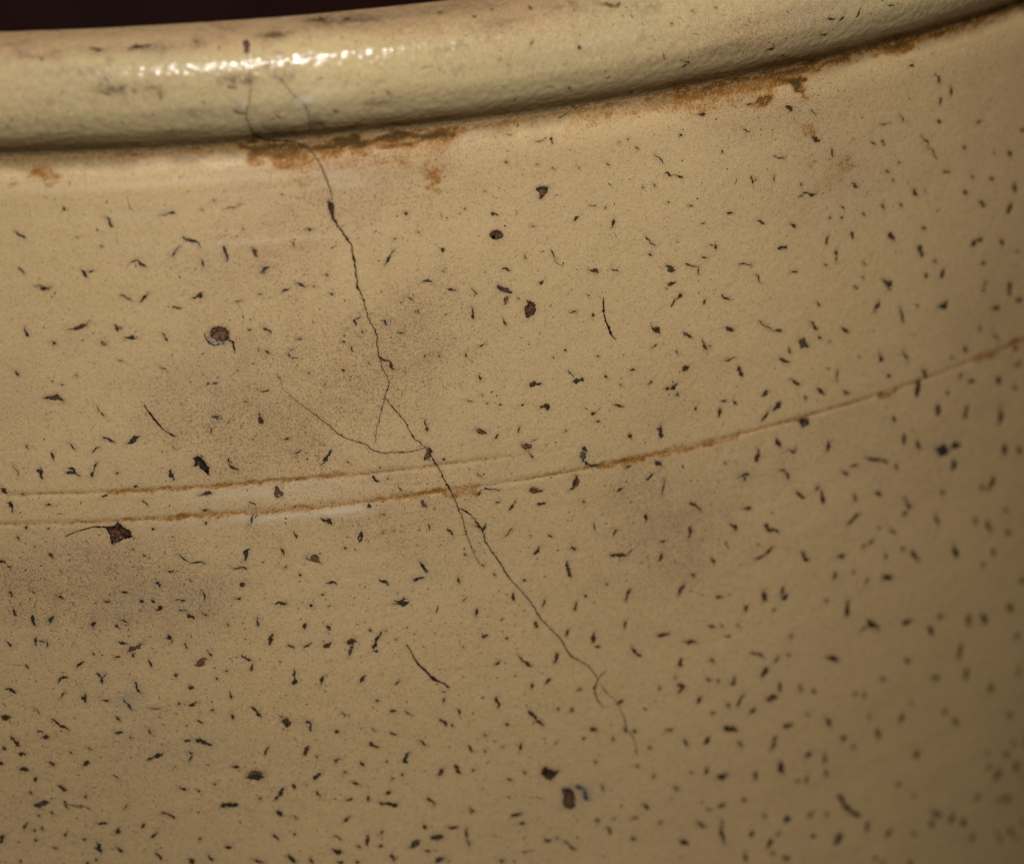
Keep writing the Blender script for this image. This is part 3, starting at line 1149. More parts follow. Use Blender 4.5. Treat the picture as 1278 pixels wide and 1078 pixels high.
54.44 -71.21 56 -72.14 0.472 d
54.51 -71.49 55.5 -71.82 0.565 d
52.02 -72.5 52.52 -71.99 0.477 d
49.44 -71.46 49.91 -72.15 0.316 r
56.16 -73.38 56.49 -74.11 0.308 f
61.92 -73.05 62.97 -73.36 0.452 r
67.52 -73.9 68.15 -74.9 0.473 r
65.6 -69.93 65.96 -70.36 0.355 r
63.93 -68.81 64.17 -69.68 0.341 f
62.71 -62.82 62.88 -62.62 0.386 f
78.72 -70.18 78.97 -70.82 0.529 f
88.04 -75.68 88.24 -74.76 0.681 f
87.15 -71.41 86.92 -72.98 0.664 f
82.65 -73.67 83.71 -74.12 0.442 f
75.12 -71.31 75.44 -71.8 0.397 f
92.26 -78.18 92.55 -78.79 0.69 f
71.32 -71.97 71.62 -72.3 0.358 f
72.53 -72.51 72.68 -72.89 0.423 f
77.95 -77.54 78.18 -76.79 0.62 f
79.53 -75.75 79.78 -76.03 0.316 f
86.19 -80.03 86.86 -80.94 0.567 f
84.65 -78.49 85.08 -78.97 0.392 f
95.86 -82.88 96.02 -83.28 0.662 f
74.69 -77.45 74.82 -78.65 0.52 f
69.63 -76.83 70.23 -77.08 0.471 r
71.06 -78.26 71.44 -78.71 0.304 f
73.32 -75.37 73.51 -75.69 0.365 f
64.81 -72.51 65.1 -72.79 0.29 f
80.33 -81.99 80.76 -82.87 0.598 f
95.08 -87.69 95.82 -88.15 0.549 f
97.11 -89.85 97.39 -90.65 0.792 f
92.25 -88.16 92.74 -88.58 0.509 f
60.59 -74.45 60.94 -74.23 0.386 r
60.31 -75.66 60.66 -74.79 0.459 r
64.75 -77.62 65.47 -77.44 0.498 d
67.17 -78.03 67.36 -79.07 0.438 f
61.28 -77.24 61.8 -78.53 0.518 d
61.63 -77.67 61.91 -78.79 0.409 d
53.52 -77.01 54.72 -76.95 0.49 d
53.79 -77.15 54.29 -77.15 0.414 d
58.24 -77.67 58.3 -78.59 0.419 r
51.98 -76.12 52.32 -75.56 0.439 r
50.19 -75.49 50.45 -75.62 0.272 r
63.46 -80.24 63.93 -80.25 0.324 f
64.75 -80.73 65.04 -80.16 0.443 f
67.29 -80.29 67.66 -80.8 0.399 f
69.23 -83.78 70.06 -85.21 0.423 d
69.99 -85.18 70.94 -86.43 0.433 d
70.83 -86.29 72.36 -87.36 0.416 d
69.23 -83.78 69.76 -84.38 0.42 b
69.08 -88.88 69.83 -88.86 0.538 d
68.9 -89.56 69.57 -88.88 0.768 b
73.08 -89.38 73.53 -88.43 0.525 f
76.16 -91.11 76.71 -90.53 0.546 f
82.79 -90.43 84.52 -91.57 0.483 f
95.54 -93.54 96.29 -94.01 0.614 f
90.29 -91.68 90.65 -91.31 0.732 f
89.61 -96.24 90.08 -96.59 0.61 f
77.55 -85.04 77.95 -85.35 0.415 f
80.11 -92.17 80.53 -92.43 0.429 f
65.19 -84.82 65.74 -84.82 0.479 f
67.39 -85.41 67.76 -85.66 0.387 f
56.62 -80.4 56.86 -80.72 0.352 r
53.59 -80.43 54.43 -80.5 0.376 f
51.29 -79.26 51.78 -79.52 0.242 f
52.1 -80.19 52.59 -80.65 0.259 f
50.77 -81.62 52.01 -82.44 0.297 d
53.91 -82.15 54 -83.32 0.339 f
53.9 -83.29 54.06 -84.64 0.37 r
54.06 -84.48 54.32 -85.21 0.251 f
48.95 -83.42 49.76 -84.06 0.468 d
56.75 -87.06 57.02 -87.96 0.392 r
61.62 -89.01 62.51 -89.45 0.438 b
60.99 -86 61.27 -85.92 0.423 f
59.25 -83.02 59.53 -83.43 0.329 f
60.21 -87.92 60.63 -88.21 0.298 f
75.41 -94.07 75.89 -94.37 0.305 f
97.36 -66.86 97.86 -67.37 0.502 d
72.8 -59.42 73.17 -58.89 0.332 f
98.58 -97.72 99.1 -98.1 0.437 f
96.19 -97.8 96.8 -98.22 0.43 f
"""
PATCHES = [
    ('brown', [(1.39, -18.68), (1.71, -18.32), (2.08, -18.18), (2.58, -18.2), (2.97, -18.42), (3.25, -18.82), (3.28, -19.26), (3.15, -19.68), (2.69, -19.84), (2.09, -19.66), (1.7, -19.46), (1.46, -19.12)]),
    ('pit', [(-10.12, -38.85), (-9.14, -38.65), (-8.89, -38.25), (-8.34, -38.93), (-7.7, -39.37), (-7.56, -40.03), (-8.43, -40.24), (-9.2, -40.61), (-9.66, -40.75), (-9.76, -40.01), (-9.94, -39.35)]),
    ('pit', [(33.08, -19.01), (33.53, -19.22), (33.98, -19.62), (34.03, -20.16), (33.75, -20.71), (33.35, -20.92), (33.05, -21.0), (32.87, -20.44), (32.79, -19.96), (32.99, -19.6), (33.2, -19.43)]),
    ('pit', [(30.01, -16.96), (30.65, -17.19), (31.16, -17.53), (31.61, -17.93), (31.47, -18.07), (30.95, -17.96), (30.44, -17.69), (30.13, -17.31)]),
    ('dark', [(-1.03, -31.82), (-0.54, -31.65), (-0.22, -31.92), (0.06, -32.22), (0.25, -32.68), (0.49, -32.98), (0.51, -33.39), (0.42, -33.83), (0.16, -33.6), (-0.15, -33.26), (-0.44, -33.03), (-0.49, -32.75), (-1.05, -32.79), (-0.85, -32.48), (-0.9, -32.15)]),
    ('dark', [(33.2, -71.25), (33.54, -70.92), (33.9, -71.31), (34.56, -71.68), (35.08, -71.71), (34.76, -72.35), (34.16, -72.69), (33.57, -72.34), (33.22, -71.8)]),
    ('brown', [(35.39, -73.9), (36.14, -73.97), (36.73, -74.57), (36.85, -75.63), (36.76, -76.4), (36.22, -76.6), (35.49, -76.13), (35.36, -75.31), (35.66, -74.98), (35.38, -74.44)]),
    ('pit', [(29.4, -11.66), (29.72, -11.31), (30.28, -11.22), (30.82, -11.58), (30.86, -12.09), (30.35, -12.24), (29.75, -12.15)]),
    ('pit', [(34.34, -7.61), (34.77, -7.39), (35.75, -7.57), (35.51, -8.15), (34.93, -8.7), (34.7, -8.67), (34.8, -8.13)]),
    ('pit', [(-15.29, -24.81), (-14.43, -24.6), (-13.84, -24.45), (-13.6, -24.74), (-13.21, -25.16), (-14.2, -25.07)]),
    ('wedge', [(13.49, -6.25), (14.1, -6.47), (14.15, -7.22), (14.12, -7.87), (14.24, -8.62), (13.94, -8.26), (13.67, -7.33)]),
    ('pale', [(1.03, -18.87), (1.23, -18.8), (1.36, -19.17), (1.69, -19.63), (2.19, -19.74), (2.78, -19.93), (3.3, -19.8), (3.39, -20.0), (2.88, -20.07), (2.37, -20.09), (1.81, -20.02), (1.37, -19.77), (1.1, -19.31)]),
    ('plug', [(6.25, 12.81), (6.5, 13.11), (6.85, 12.85), (6.86, 12.17), (6.72, 11.49), (6.27, 11.53), (6.25, 12.04)]),
]
CRACKS = [
    ('rim', [(6.5, 11.51, 0.12), (6.57, 10.71, 0.089), (6.65, 8.89, 0.111), (6.45, 6.96, 0.111), (6.19, 6.06, 0.092), (6.02, 5.22, 0.148), (6.3, 4.01, 0.173), (6.7, 2.25, 0.263)]),
    ('main', [(6.7, 2.25, 0.424), (7.27, 1.09, 0.379), (7.91, 0.44, 0.247), (9.37, 0.15, 0.164), (10.76, -0.09, 0.14), (11.75, -0.67, 0.123), (12.18, -1.09, 0.108), (12.67, -1.75, 0.093), (13.07, -2.49, 0.092), (13.26, -3.21, 0.115), (13.67, -4.22, 0.116), (13.93, -5.23, 0.1), (14.04, -6.22, 0.109)]),
    ('main', [(14.1, -8.28, 0.263), (14.31, -8.71, 0.202), (14.61, -9.07, 0.155), (14.96, -9.85, 0.233), (15.33, -10.39, 0.194), (15.62, -10.92, 0.124), (15.73, -11.84, 0.141), (15.86, -12.52, 0.359), (15.92, -12.94, 0.188), (15.96, -13.86, 0.126), (16.05, -15.2, 0.173), (16.26, -15.89, 0.141), (16.54, -16.6, 0.117), (16.74, -17.62, 0.11), (16.93, -18.65, 0.125), (17.37, -19.55, 0.102), (17.72, -20.52, 0.142), (17.75, -21.79, 0.143), (17.86, -22.82, 0.095), (18.07, -23.52, 0.087), (18.2, -24.3, 0.103), (18.56, -25.11, 0.087), (18.78, -25.82, 0.105), (18.59, -26.48, 0.092), (18.23, -27.21, 0.12), (18.68, -28.03, 0.095), (19.22, -28.7, 0.104), (19.75, -29.46, 0.095), (20.29, -30.3, 0.103), (20.5, -31.02, 0.088), (20.8, -31.67, 0.096), (21.42, -32.44, 0.088), (22.13, -33.14, 0.112), (22.51, -33.89, 0.096), (22.97, -34.74, 0.104), (23.51, -35.69, 0.128), (23.88, -36.87, 0.112), (24.42, -38.0, 0.177), (24.88, -39.12, 0.129), (25.25, -40.24, 0.129), (25.91, -40.6, 0.149), (26.56, -41.23, 0.121), (27.19, -42.21, 0.21), (27.75, -43.1, 0.195), (27.88, -44.19, 0.131), (28.44, -45.34, 0.113), (29.08, -46.34, 0.154), (29.64, -47.42, 0.147), (30.12, -48.49, 0.196)]),
    ('low', [(30.12, -48.49, 0.195), (30.7, -49.3, 0.155), (31.52, -50.35, 0.114), (32.27, -51.47, 0.123), (32.92, -52.68, 0.14), (33.41, -53.76, 0.18), (34.34, -54.94, 0.115), (35.44, -56.33, 0.132), (36.03, -57.36, 0.149), (36.62, -58.67, 0.215), (37.58, -59.5, 0.134), (38.63, -60.36, 0.133), (39.24, -61.23, 0.125), (39.67, -62.06, 0.2), (39.28, -63.0, 0.245), (39.36, -63.75, 0.174), (39.7, -64.66, 0.151), (40.22, -65.43, 0.1)]),
    ('side', [(18.23, -27.21, 0.083), (17.94, -28.2, 0.091), (17.74, -29.12, 0.099), (17.38, -30.11, 0.075), (17.17, -31.03, 0.074), (17.05, -31.96, 0.082)]),
    ('side', [(25.25, -40.24, 0.097), (25.56, -41.08, 0.106), (25.84, -42.44, 0.123), (26.06, -43.36, 0.082), (26.43, -44.66, 0.098), (26.82, -45.79, 0.081), (27.21, -46.57, 0.097)]),
    ('side', [(8.79, -25.91, 0.097), (9.54, -26.75, 0.065), (10.29, -27.51, 0.073), (10.98, -28.1, 0.097), (11.74, -28.86, 0.097), (12.5, -29.63, 0.105), (13.26, -30.4, 0.106), (14.03, -31.09, 0.115), (14.89, -31.53, 0.101), (15.77, -31.81, 0.1), (16.54, -32.51, 0.147), (17.17, -33.01, 0.151), (18.13, -33.22, 0.121), (19.02, -33.25, 0.121), (20.0, -33.38, 0.104), (20.98, -33.33, 0.114), (21.55, -33.24, 0.079), (22.13, -33.14, 0.079)]),
    ('side', [(39.76, -61.99, 0.14), (40.22, -61.53, 0.12), (40.68, -61.26, 0.08)]),
    ('faint', [(39.84, -62.56, 0.1), (40.62, -63.84, 0.108), (41.6, -64.98, 0.117), (42.13, -66.03, 0.111), (42.56, -67.25, 0.16), (42.72, -68.41, 0.156), (43.44, -69.51, 0.12), (43.79, -70.72, 0.125), (44.04, -71.92, 0.09)]),
    ('rim', [(9.39, 8.9, 0.089), (9.65, 8.34, 0.134), (10.19, 7.52, 0.12), (10.76, 6.91, 0.106), (11.26, 6.37, 0.092), (11.62, 5.7, 0.167), (11.85, 4.88, 0.119), (12.05, 3.3, 0.122), (12.11, 1.24, 0.122)]),
    ('fissure', [(-5.43, -25.9, 0.16), (-5.2, -26.43, 0.177), (-4.89, -26.94, 0.13), (-4.49, -27.62, 0.292), (-4.25, -27.98, 0.342), (-3.89, -28.52, 0.181), (-3.44, -28.89, 0.15), (-3.01, -29.26, 0.184), (-2.58, -29.49, 0.101)]),
    ('fissure', [(19.28, -54.52, 0.114), (19.72, -55.31, 0.163), (20.03, -56.12, 0.179), (20.5, -57.01, 0.23), (21.09, -57.65, 0.331), (21.63, -58.41, 0.429), (22.12, -58.97, 0.39), (22.67, -59.24, 0.225), (23.14, -59.56, 0.202), (23.55, -60.06, 0.099)]),
    ('fissure', [(41.24, -20.05, 0.123), (41.22, -20.85, 0.175), (41.26, -21.72, 0.19), (41.42, -22.61, 0.202), (41.76, -23.39, 0.2), (41.98, -24.16, 0.215), (42.26, -24.56, 0.161), (42.5, -24.83, 0.08)]),
    ('fissure', [(-14.16, -39.67, 0.102), (-13.09, -39.18, 0.119), (-12.12, -38.95, 0.137), (-11.31, -38.72, 0.173), (-10.59, -38.75, 0.192), (-9.96, -38.87, 0.209)]),
    ('fissure', [(3.2, -19.7, 0.182), (3.5, -19.82, 0.244), (3.66, -20.05, 0.281), (3.64, -20.38, 0.234), (3.72, -20.77, 0.203), (3.69, -21.15, 0.078)]),
    ('fissure', [(0.9, -18.78, 0.124), (0.93, -19.19, 0.141), (1.13, -19.64, 0.127), (1.41, -19.96, 0.131), (1.81, -20.13, 0.117), (2.37, -20.1, 0.101), (2.78, -20.01, 0.067)]),
    ('faint', [(-16.55, -69.59, 0.14), (-14.91, -69.82, 0.121), (-13.84, -70.35, 0.093)]),
    ('faint', [(8.03, -23.97, 0.055), (8.11, -25.25, 0.055), (8.79, -25.91, 0.065)]),
]
BLOBS = [
    ('dust', 14.3, -25.46, 8.79, 6.79, 0.8),
    ('dust', 0.21, -23.33, 4.68, 5.06, 0.5),
    ('dust', 6.33, -12.09, 5.43, 4.95, 0.55),
    ('dust', 22.59, -19.68, 4.87, 5.05, 0.6),
    ('dust', 19.19, -5.13, 9.49, 3.67, 0.75),
    ('dust', 3.67, -31.27, 7.11, 4.28, 0.6),
    ('dust', -16.33, -44.97, 11.23, 3.97, 1),
    ('dust', -5.22, -46.31, 8.78, 5.3, 0.7),
    ('dust', 12.84, -39.11, 9.71, 4.35, 0.4),
    ('dust', 48.58, -46, 7.11, 4.95, 0.75),
    ('dust', 43.18, -41.28, 5.48, 2.66, 0.4),
    ('dust', 51.29, -53.89, 8.77, 4.57, 0.3),
    ('dust', 49.71, -31.99, 5.63, 3.51, 0.45),
    ('dust', 69.22, -10.95, 9.52, 5.16, 0.55),
    ('dust', 60.3, -3.19, 8.66, 2.44, 0.5),
    ('dust', 89.5, -9.54, 6.47, 7.95, 0.35),
    ('dust', 24.17, -42.37, 7.54, 5.28, 0.35),
    ('dust', 7.66, -2.41, 6.92, 1.55, 0.3),
    ('dust', 37.07, -5.02, 5.08, 2.47, 0.2),
    ('dust', -10.72, -12.68, 6.17, 4.14, 0.15),
    ('dust', 84.27, -47.03, 11.57, 5.64, 0.3),
    ('dust', 65.2, -39.98, 6.37, 2.71, 0.4),
    ('dust', -14.54, -63.88, 9.79, 10.99, 0.35),
    ('dust', 5.74, -66.13, 11.51, 8.25, 0.25),
    ('dust', 91.53, -34.32, 5.49, 5.57, 0.4),
    ('dust', 36.83, -14.16, 10.26, 6.71, 0.12),
    ('dust', 25.76, -1.88, 7.19, 1.54, 0.5),
    ('dust', -17.78, -23.34, 4.71, 5.08, 0.2),
    ('dust', 16.66, -62.87, 10.05, 6.38, 0.15),
    ('pinkd', 70.27, -13.77, 8.57, 4.76, 0.7),
    ('pinkd', 0.26, -22.48, 4.68, 4.21, 0.6),
    ('pinkd', 6.38, -11.27, 4.65, 3.29, 0.5),
    ('pinkd', 16.92, -3.26, 4.7, 1.98, 0.9),
    ('pinkd', -16.06, -41.46, 6.39, 2.63, 0.6),
    ('pinkd', 50.45, -45.51, 7.67, 5.4, 0.5),
    ('pinkd', 14.57, -3.42, 2.73, 1.11, 1),
    ('pinkd', 21.26, -32.33, 4.1, 2.15, 0.5),
    ('pinkd', -17.78, -23.34, 3.93, 4.23, 0.5),
    ('pinkd', 50.44, -0.66, 7.19, 2.39, 0.4),
    ('pinkd', 29.84, -23.25, 4.19, 2.55, 0.2),
    ('pinkd', 91.47, -32.47, 6.84, 7.4, 0.4),
    ('smudge', 25.38, 10.14, 1.53, 0.46, 0.4),
    ('smudge', 30.42, 11.95, 2.32, 0.54, 0.4),
    ('smudge', 36.64, 3.06, 2.75, 0.7, 0.4),
    ('smudge', 18.26, 5.29, 1.39, 0.5, 0.5),
    ('smudge', -10.41, 10.62, 2.95, 0.38, 0.4),
    ('smudge', -13.38, 12.38, 2.99, 0.37, 0.4),
    ('smudge', 52.96, 6.13, 2.76, 0.56, 0.4),
    ('smudge', 1.09, 6.12, 1.47, 0.45, 0.5),
    ('smudge', 4.96, 9.01, 1.18, 0.38, 0.8),
    ('smudge', 6.42, 8.83, 0.59, 0.38, 0.7),
    ('smudge', 5.52, 6.03, 0.89, 0.45, 0.8),
    ('smudge', 9.76, 8.87, 0.74, 0.45, 0.7),
    ('smudge', 10.89, 6.66, 0.75, 0.57, 0.6),
    ('smudge', 12.66, 3.19, 0.7, 1.12, 0.7),
    ('smudge', 7.75, 2.76, 1.24, 1.19, 0.6),
    ('smudge', 9.29, 2.12, 1.97, 1.2, 0.4),
    ('smudge', -1.84, 12.69, 1.34, 0.5, 0.5),
    ('smudge', -6.81, 8.96, 1.03, 0.38, 0.6),
    ('smudge', -5.36, 8.74, 1.03, 0.38, 0.5),
    ('smudge', 9.12, 13.51, 1.66, 0.76, 0.8),
    ('smudge', 13.64, 15.68, 1.55, 1.3, 0.6),
    ('smudge', 2.3, 13.2, 0.9, 0.58, 0.5),
    ('smudge', -6.68, 12.83, 4.49, 0.52, 0.35),
    ('smudge', 18.51, 14.57, 2.29, 0.99, 0.5),
    ('smudge', -2.42, 8.73, 1.47, 0.38, 0.5),
    ('smudge', -1.73, 8.08, 0.44, 0.39, 0.5),
    ('smudge', -6.76, 9.86, 0.44, 0.37, 0.5),
    ('smudge', 45.03, 11.63, 2.43, 0.71, 0.4),
    ('smudge', -4.99, 3.4, 6.71, 0.45, 0.5),
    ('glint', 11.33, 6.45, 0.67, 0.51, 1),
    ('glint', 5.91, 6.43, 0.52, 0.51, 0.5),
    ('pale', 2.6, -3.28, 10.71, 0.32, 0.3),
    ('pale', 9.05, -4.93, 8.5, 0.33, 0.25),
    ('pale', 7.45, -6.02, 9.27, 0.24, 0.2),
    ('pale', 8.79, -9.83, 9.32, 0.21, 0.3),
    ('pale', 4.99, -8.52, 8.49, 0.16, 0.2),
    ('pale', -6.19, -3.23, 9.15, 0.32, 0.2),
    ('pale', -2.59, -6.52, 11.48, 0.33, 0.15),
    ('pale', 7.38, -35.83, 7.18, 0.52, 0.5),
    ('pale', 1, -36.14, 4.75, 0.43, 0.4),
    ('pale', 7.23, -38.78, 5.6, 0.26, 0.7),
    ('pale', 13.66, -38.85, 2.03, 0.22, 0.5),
    ('dust', -11.99, 8.41, 8.81, 3.45, 0.35),
    ('dust', 1.97, 8.46, 5.88, 1.91, 0.2),
    ('dust', 26.5, 14.96, 8.48, 2.58, 1),
    ('dust', 33.49, 11.51, 6.24, 1.7, 0.7),
    ('dust', 19.63, 12.48, 4.53, 1.36, 0.6),
    ('dust', 6.14, 14.05, 4.54, 1.14, 0.5),
    ('dust', 49.43, 6.77, 10.52, 3.33, 0.45),
    ('dust', 58.28, 6.85, 7.45, 2.5, 0.5),
    ('smudge', 25.66, 14.81, 4.61, 0.89, 0.4),
    ('smudge', 17.12, 15.45, 1.93, 1.03, 0.5),
    ('smudge', 37.13, 12.83, 3.13, 0.66, 0.4),
    ('blue', 44.66, 10.29, 3.29, 1.17, 0.6),
    ('blue', 62.92, 7.79, 5.71, 1.13, 0.6),
    ('blue', 37.83, 8.56, 4.85, 1.24, 0.3),
    ('blue', 37.19, -75.09, 1.84, 1.32, 0.6),
    ('blue', -11.23, 8.77, 9.54, 3.04, 0.55),
    ('blue', 1.19, 7.74, 4.41, 1.95, 0.3),
    ('blue', -6.13, -48.03, 6.4, 2.66, 0.5),
    ('blue', -9.21, -57.71, 1.13, 1.44, 1.2),
    ('blue', -1.18, -45.7, 4.79, 2.2, 0.4),
    ('blue', 0.22, -10.8, 4.62, 2.47, 0.3),
    ('blue', -18.1, -52.04, 1.62, 1.25, 0.6),
    ('blue', 8.73, -48.36, 2.11, 1.06, 0.7),
    ('blue', -3.28, -47.32, 0.96, 1.06, 0.8),
    ('blue', 14.85, -48.17, 4.92, 2.66, 0.3),
    ('blue', -1.37, -23.64, 3.9, 1.69, 0.3),
    ('blue', 39.72, -37.06, 1.25, 0.88, 1),
    ('blue', 37.18, -75.37, 1.47, 1.13, 0.7),
    ('blue', -11.15, -18.49, 2.33, 1.34, 0.3),
    ('blue', 18.96, -48.27, 2.07, 1.33, 0.5),
    ('blue', 9.34, -21.56, 0.47, 0.5, 0.7),
    ('blue', -0.74, -38.71, 3.97, 1.04, 0.4),
    ('blue', 22.31, -47.41, 1.26, 0.89, 0.6),
    ('blue', -6.75, -63.3, 4.87, 2.74, 0.25),
    ('blue', -1.13, -64.59, 3.26, 1.83, 0.3),
    ('blue', -11.5, -55.81, 2.42, 1.8, 0.3),
    ('blue', -4.35, -33.27, 4.73, 2.15, 0.3),
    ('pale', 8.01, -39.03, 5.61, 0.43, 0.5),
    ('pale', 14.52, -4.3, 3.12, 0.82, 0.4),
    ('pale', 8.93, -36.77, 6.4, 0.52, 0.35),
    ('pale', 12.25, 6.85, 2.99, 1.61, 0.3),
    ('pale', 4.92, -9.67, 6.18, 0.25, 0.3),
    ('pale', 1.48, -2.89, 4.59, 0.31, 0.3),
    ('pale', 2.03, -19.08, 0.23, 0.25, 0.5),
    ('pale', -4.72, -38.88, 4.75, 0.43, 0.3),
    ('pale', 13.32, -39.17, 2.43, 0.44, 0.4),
]
RUST = [
    (5.51, -0.05, 13.21, -0.88, 0.36, 1.3),
    (8.55, -0.94, 13.2, -1.03, 0.64, 1),
    (13.22, -0.8, 25.88, -0.81, 0.36, 1.4),
    (16.3, -1.32, 22.66, -0.9, 0.57, 0.9),
    (22.69, -0.59, 29.12, -0.73, 0.29, 0.6),
    (8.84, -2.12, 12.72, -2.07, 0.5, 0.7),
    (11.04, -3.89, 12.93, -4.88, 0.86, 0.35),
    (10.54, -6.05, 12.87, -6.27, 0.57, 0.3),
    (23.59, -4.41, 24, -6.35, 0.43, 0.75),
    (24.18, -1.7, 24.95, -4.58, 0.64, 0.35),
    (13.88, -2.17, 23.28, -2.77, 1, 0.4),
    (0.88, -0.38, 5.5, -0.31, 0.29, 0.5),
    (-6, -0.21, -4.49, -0.46, 0.29, 0.6),
    (-14.13, -1.38, -12.41, -2.35, 0.36, 0.8),
    (-13.32, -0.71, -12.66, -1.12, 0.29, 0.6),
    (29.12, -0.73, 37.4, -0.65, 0.57, 0.3),
    (7, -0.97, 25.83, -1.27, 0.64, 0.8),
    (50.42, -0.82, 60.59, -1.14, 0.43, 0.8),
    (39.06, -0.97, 51.28, -1.12, 0.71, 0.5),
    (50.39, -1.05, 53.1, -1.11, 0.43, 0.8),
    (50.77, -1.51, 60.47, -1.76, 0.71, 0.6),
    (52.02, -2.12, 54.89, -1.41, 0.5, 0.7),
    (61.11, -0.91, 65.21, -1.51, 0.29, 1.2),
    (63.47, -1.34, 64.49, -3.01, 0.36, 1.2),
    (62.05, -1.08, 60.47, -1.76, 0.36, 0.8),
    (58.91, -2.69, 60.35, -2.55, 0.43, 1.1),
    (52.08, -1.73, 60.43, -2, 0.64, 0.5),
    (64.65, -6.58, 65.15, -7.19, 0.36, 0.6),
    (75.38, -0.81, 78.67, -0.83, 0.29, 1),
    (78.71, -0.42, 88.65, -0.54, 0.29, 0.8),
    (68.19, -11.16, 70.26, -11.18, 0.64, 0.4),
    (67.18, -13.26, 69.74, -12.36, 0.86, 0.35),
    (70.05, -11.13, 70.89, -11.83, 0.29, 0.6),
    (64.16, -9.45, 65.36, -10.55, 0.29, 0.4),
    (25.88, -0.73, 50.44, -0.07, 0.25, 0.6),
    (-17.54, -0.36, 5.49, -0.39, 0.25, 0.4),
    (50.45, -0.33, 96.06, -0.15, 0.36, 1),
    (65.29, -2.1, 94.55, -2.47, 0.43, 0.22),
    (-10.01, -35.05, 13.84, -35.04, 0.16, 0.75),
    (3.45, -35.04, 9.82, -35.12, 0.14, 0.5),
    (-20.34, -35.02, -10.01, -35.13, 0.13, 0.5),
    (13.83, -35.22, 27.77, -35.27, 0.11, 0.65),
    (23.62, -35.18, 25.27, -35.16, 0.18, 0.5),
    (27.77, -35.27, 36.26, -35.64, 0.11, 0.35),
    (-13.41, -38.21, -0.7, -38.01, 0.17, 0.7),
    (-6.27, -38.18, 11.27, -38.23, 0.19, 0.75),
    (11.27, -38.23, 17.75, -38.22, 0.16, 0.6),
    (18.57, -38.15, 21.85, -38.16, 0.25, 0.8),
    (21.86, -37.99, 27.67, -38.15, 0.2, 0.75),
    (27.67, -38.24, 37.94, -38.14, 0.13, 0.5),
    (24.31, -38.69, 26.82, -38.54, 0.29, 0.8),
    (-20.6, -38.23, -13.42, -38.3, 0.13, 0.5),
    (38.81, -38.04, 40.13, -38.02, 0.18, 0.6),
    (40.4, -38.16, 45.04, -38.28, 0.26, 0.85),
    (41.46, -38.01, 49.62, -38.07, 0.29, 0.7),
    (49.62, -38.25, 56.24, -38.11, 0.21, 0.65),
    (55.76, -38, 63.16, -38.04, 0.13, 0.45),
    (63.46, -38.02, 64.38, -38.06, 0.25, 0.75),
    (52.24, -38.19, 52.8, -38.23, 0.21, 0.9),
    (64.17, -37.92, 72.6, -37.89, 0.13, 0.35),
    (74.8, -38.11, 76.82, -38.19, 0.25, 0.9),
    (76.82, -38.19, 89.05, -37.94, 0.13, 0.5),
    (89.06, -38.13, 96.79, -38.09, 0.32, 0.85),
    (90.98, -37.86, 96.8, -38.46, 0.29, 0.6),
    (91.37, -29.24, 91.65, -29.78, 0.29, 0.2),
]
GROOVE_UPPER = [(-20.34, -35.02), (-12.3, -35.04), (-3.29, -35.06), (3.69, -34.98), (13.83, -35.17), (21.72, -35.26), (27.27, -35.28), (32.41, -35.37), (39.75, -35.74)]
GROOVE_LOWER = [(-20.6, -38.23), (-13.89, -38.24), (-7.21, -38.13), (0.81, -38.04), (7.1, -38.07), (13.37, -38.17), (20.2, -38.19), (27.17, -38.2), (32.84, -38.2), (38.72, -38.2), (44.14, -38.27), (49.62, -38.16), (55.76, -38.0), (62.45, -38.04), (73.04, -38.01), (81.44, -38.0), (88.8, -38.05), (96.79, -38.09)]


# ------------------------------------------------------------------ profile
def catmull(P, n=24):
    P = [np.array(p, float) for p in P]; out = []
    for i in range(len(P)-1):
        p0, p1, p2, p3 = P[max(i-1, 0)], P[i], P[i+1], P[min(i+2, len(P)-1)]
        for k in range(n):
            t = k/n
            out.append(.5*((2*p1)+(-p0+p2)*t+(2*p0-5*p1+4*p2-p3)*t*t+(-p0+3*p1-3*p2+p3)*t**3))
    out.append(P[-1]); return np.array(out)
def arclen(a): return np.concatenate([[0], np.cumsum(np.hypot(*np.diff(a, axis=0).T))])
rim_c, wall_c = catmull(RIM_PTS), catmull(WALL_PTS)
rim_s, wall_s = arclen(rim_c), -arclen(wall_c)
PROF = np.concatenate([wall_c[::-1], rim_c[1:]]); PS = np.concatenate([wall_s[::-1], rim_s[1:]])
SMAX, SMIN = rim_s[-1], wall_s[-1]

# ------------------------------------------------------------------ surface grid
U = np.unique(np.round(np.concatenate([np.linspace(-math.pi*R, -42, 70), np.arange(-42, 104, 0.2), np.linspace(104, math.pi*R, 60)]), 4))
SR = np.unique(np.round(np.concatenate([np.linspace(0, SMAX, 150), np.arange(-104, 0, 0.2), np.linspace(SMIN, -104, 60)]), 4))
NU, NS = len(U), len(SR)

def vnoise(x, y, seed):
    """smooth value noise on arrays"""
    xi = np.floor(x).astype(np.int64); yi = np.floor(y).astype(np.int64); fx = x-xi; fy = y-yi
    fx = fx*fx*(3-2*fx); fy = fy*fy*(3-2*fy)
    def h(a, b):
        n = (a*374761393+b*668265263+seed*1442695041) & 0x7fffffff
        n = ((n ^ (n >> 13))*1274126177) & 0x7fffffff
        return ((n ^ (n >> 16)) & 0xffff)/65535.0
    return (h(xi, yi)*(1-fx)+h(xi+1, yi)*fx)*(1-fy)+(h(xi, yi+1)*(1-fx)+h(xi+1, yi+1)*fx)*fy
def fbm(x, y, seed, o=3):
    t = 0; a = .5
    for k in range(o): t = t+a*vnoise(x*2**k, y*2**k, seed+k); a *= .5
    return t/(1-.5**o)

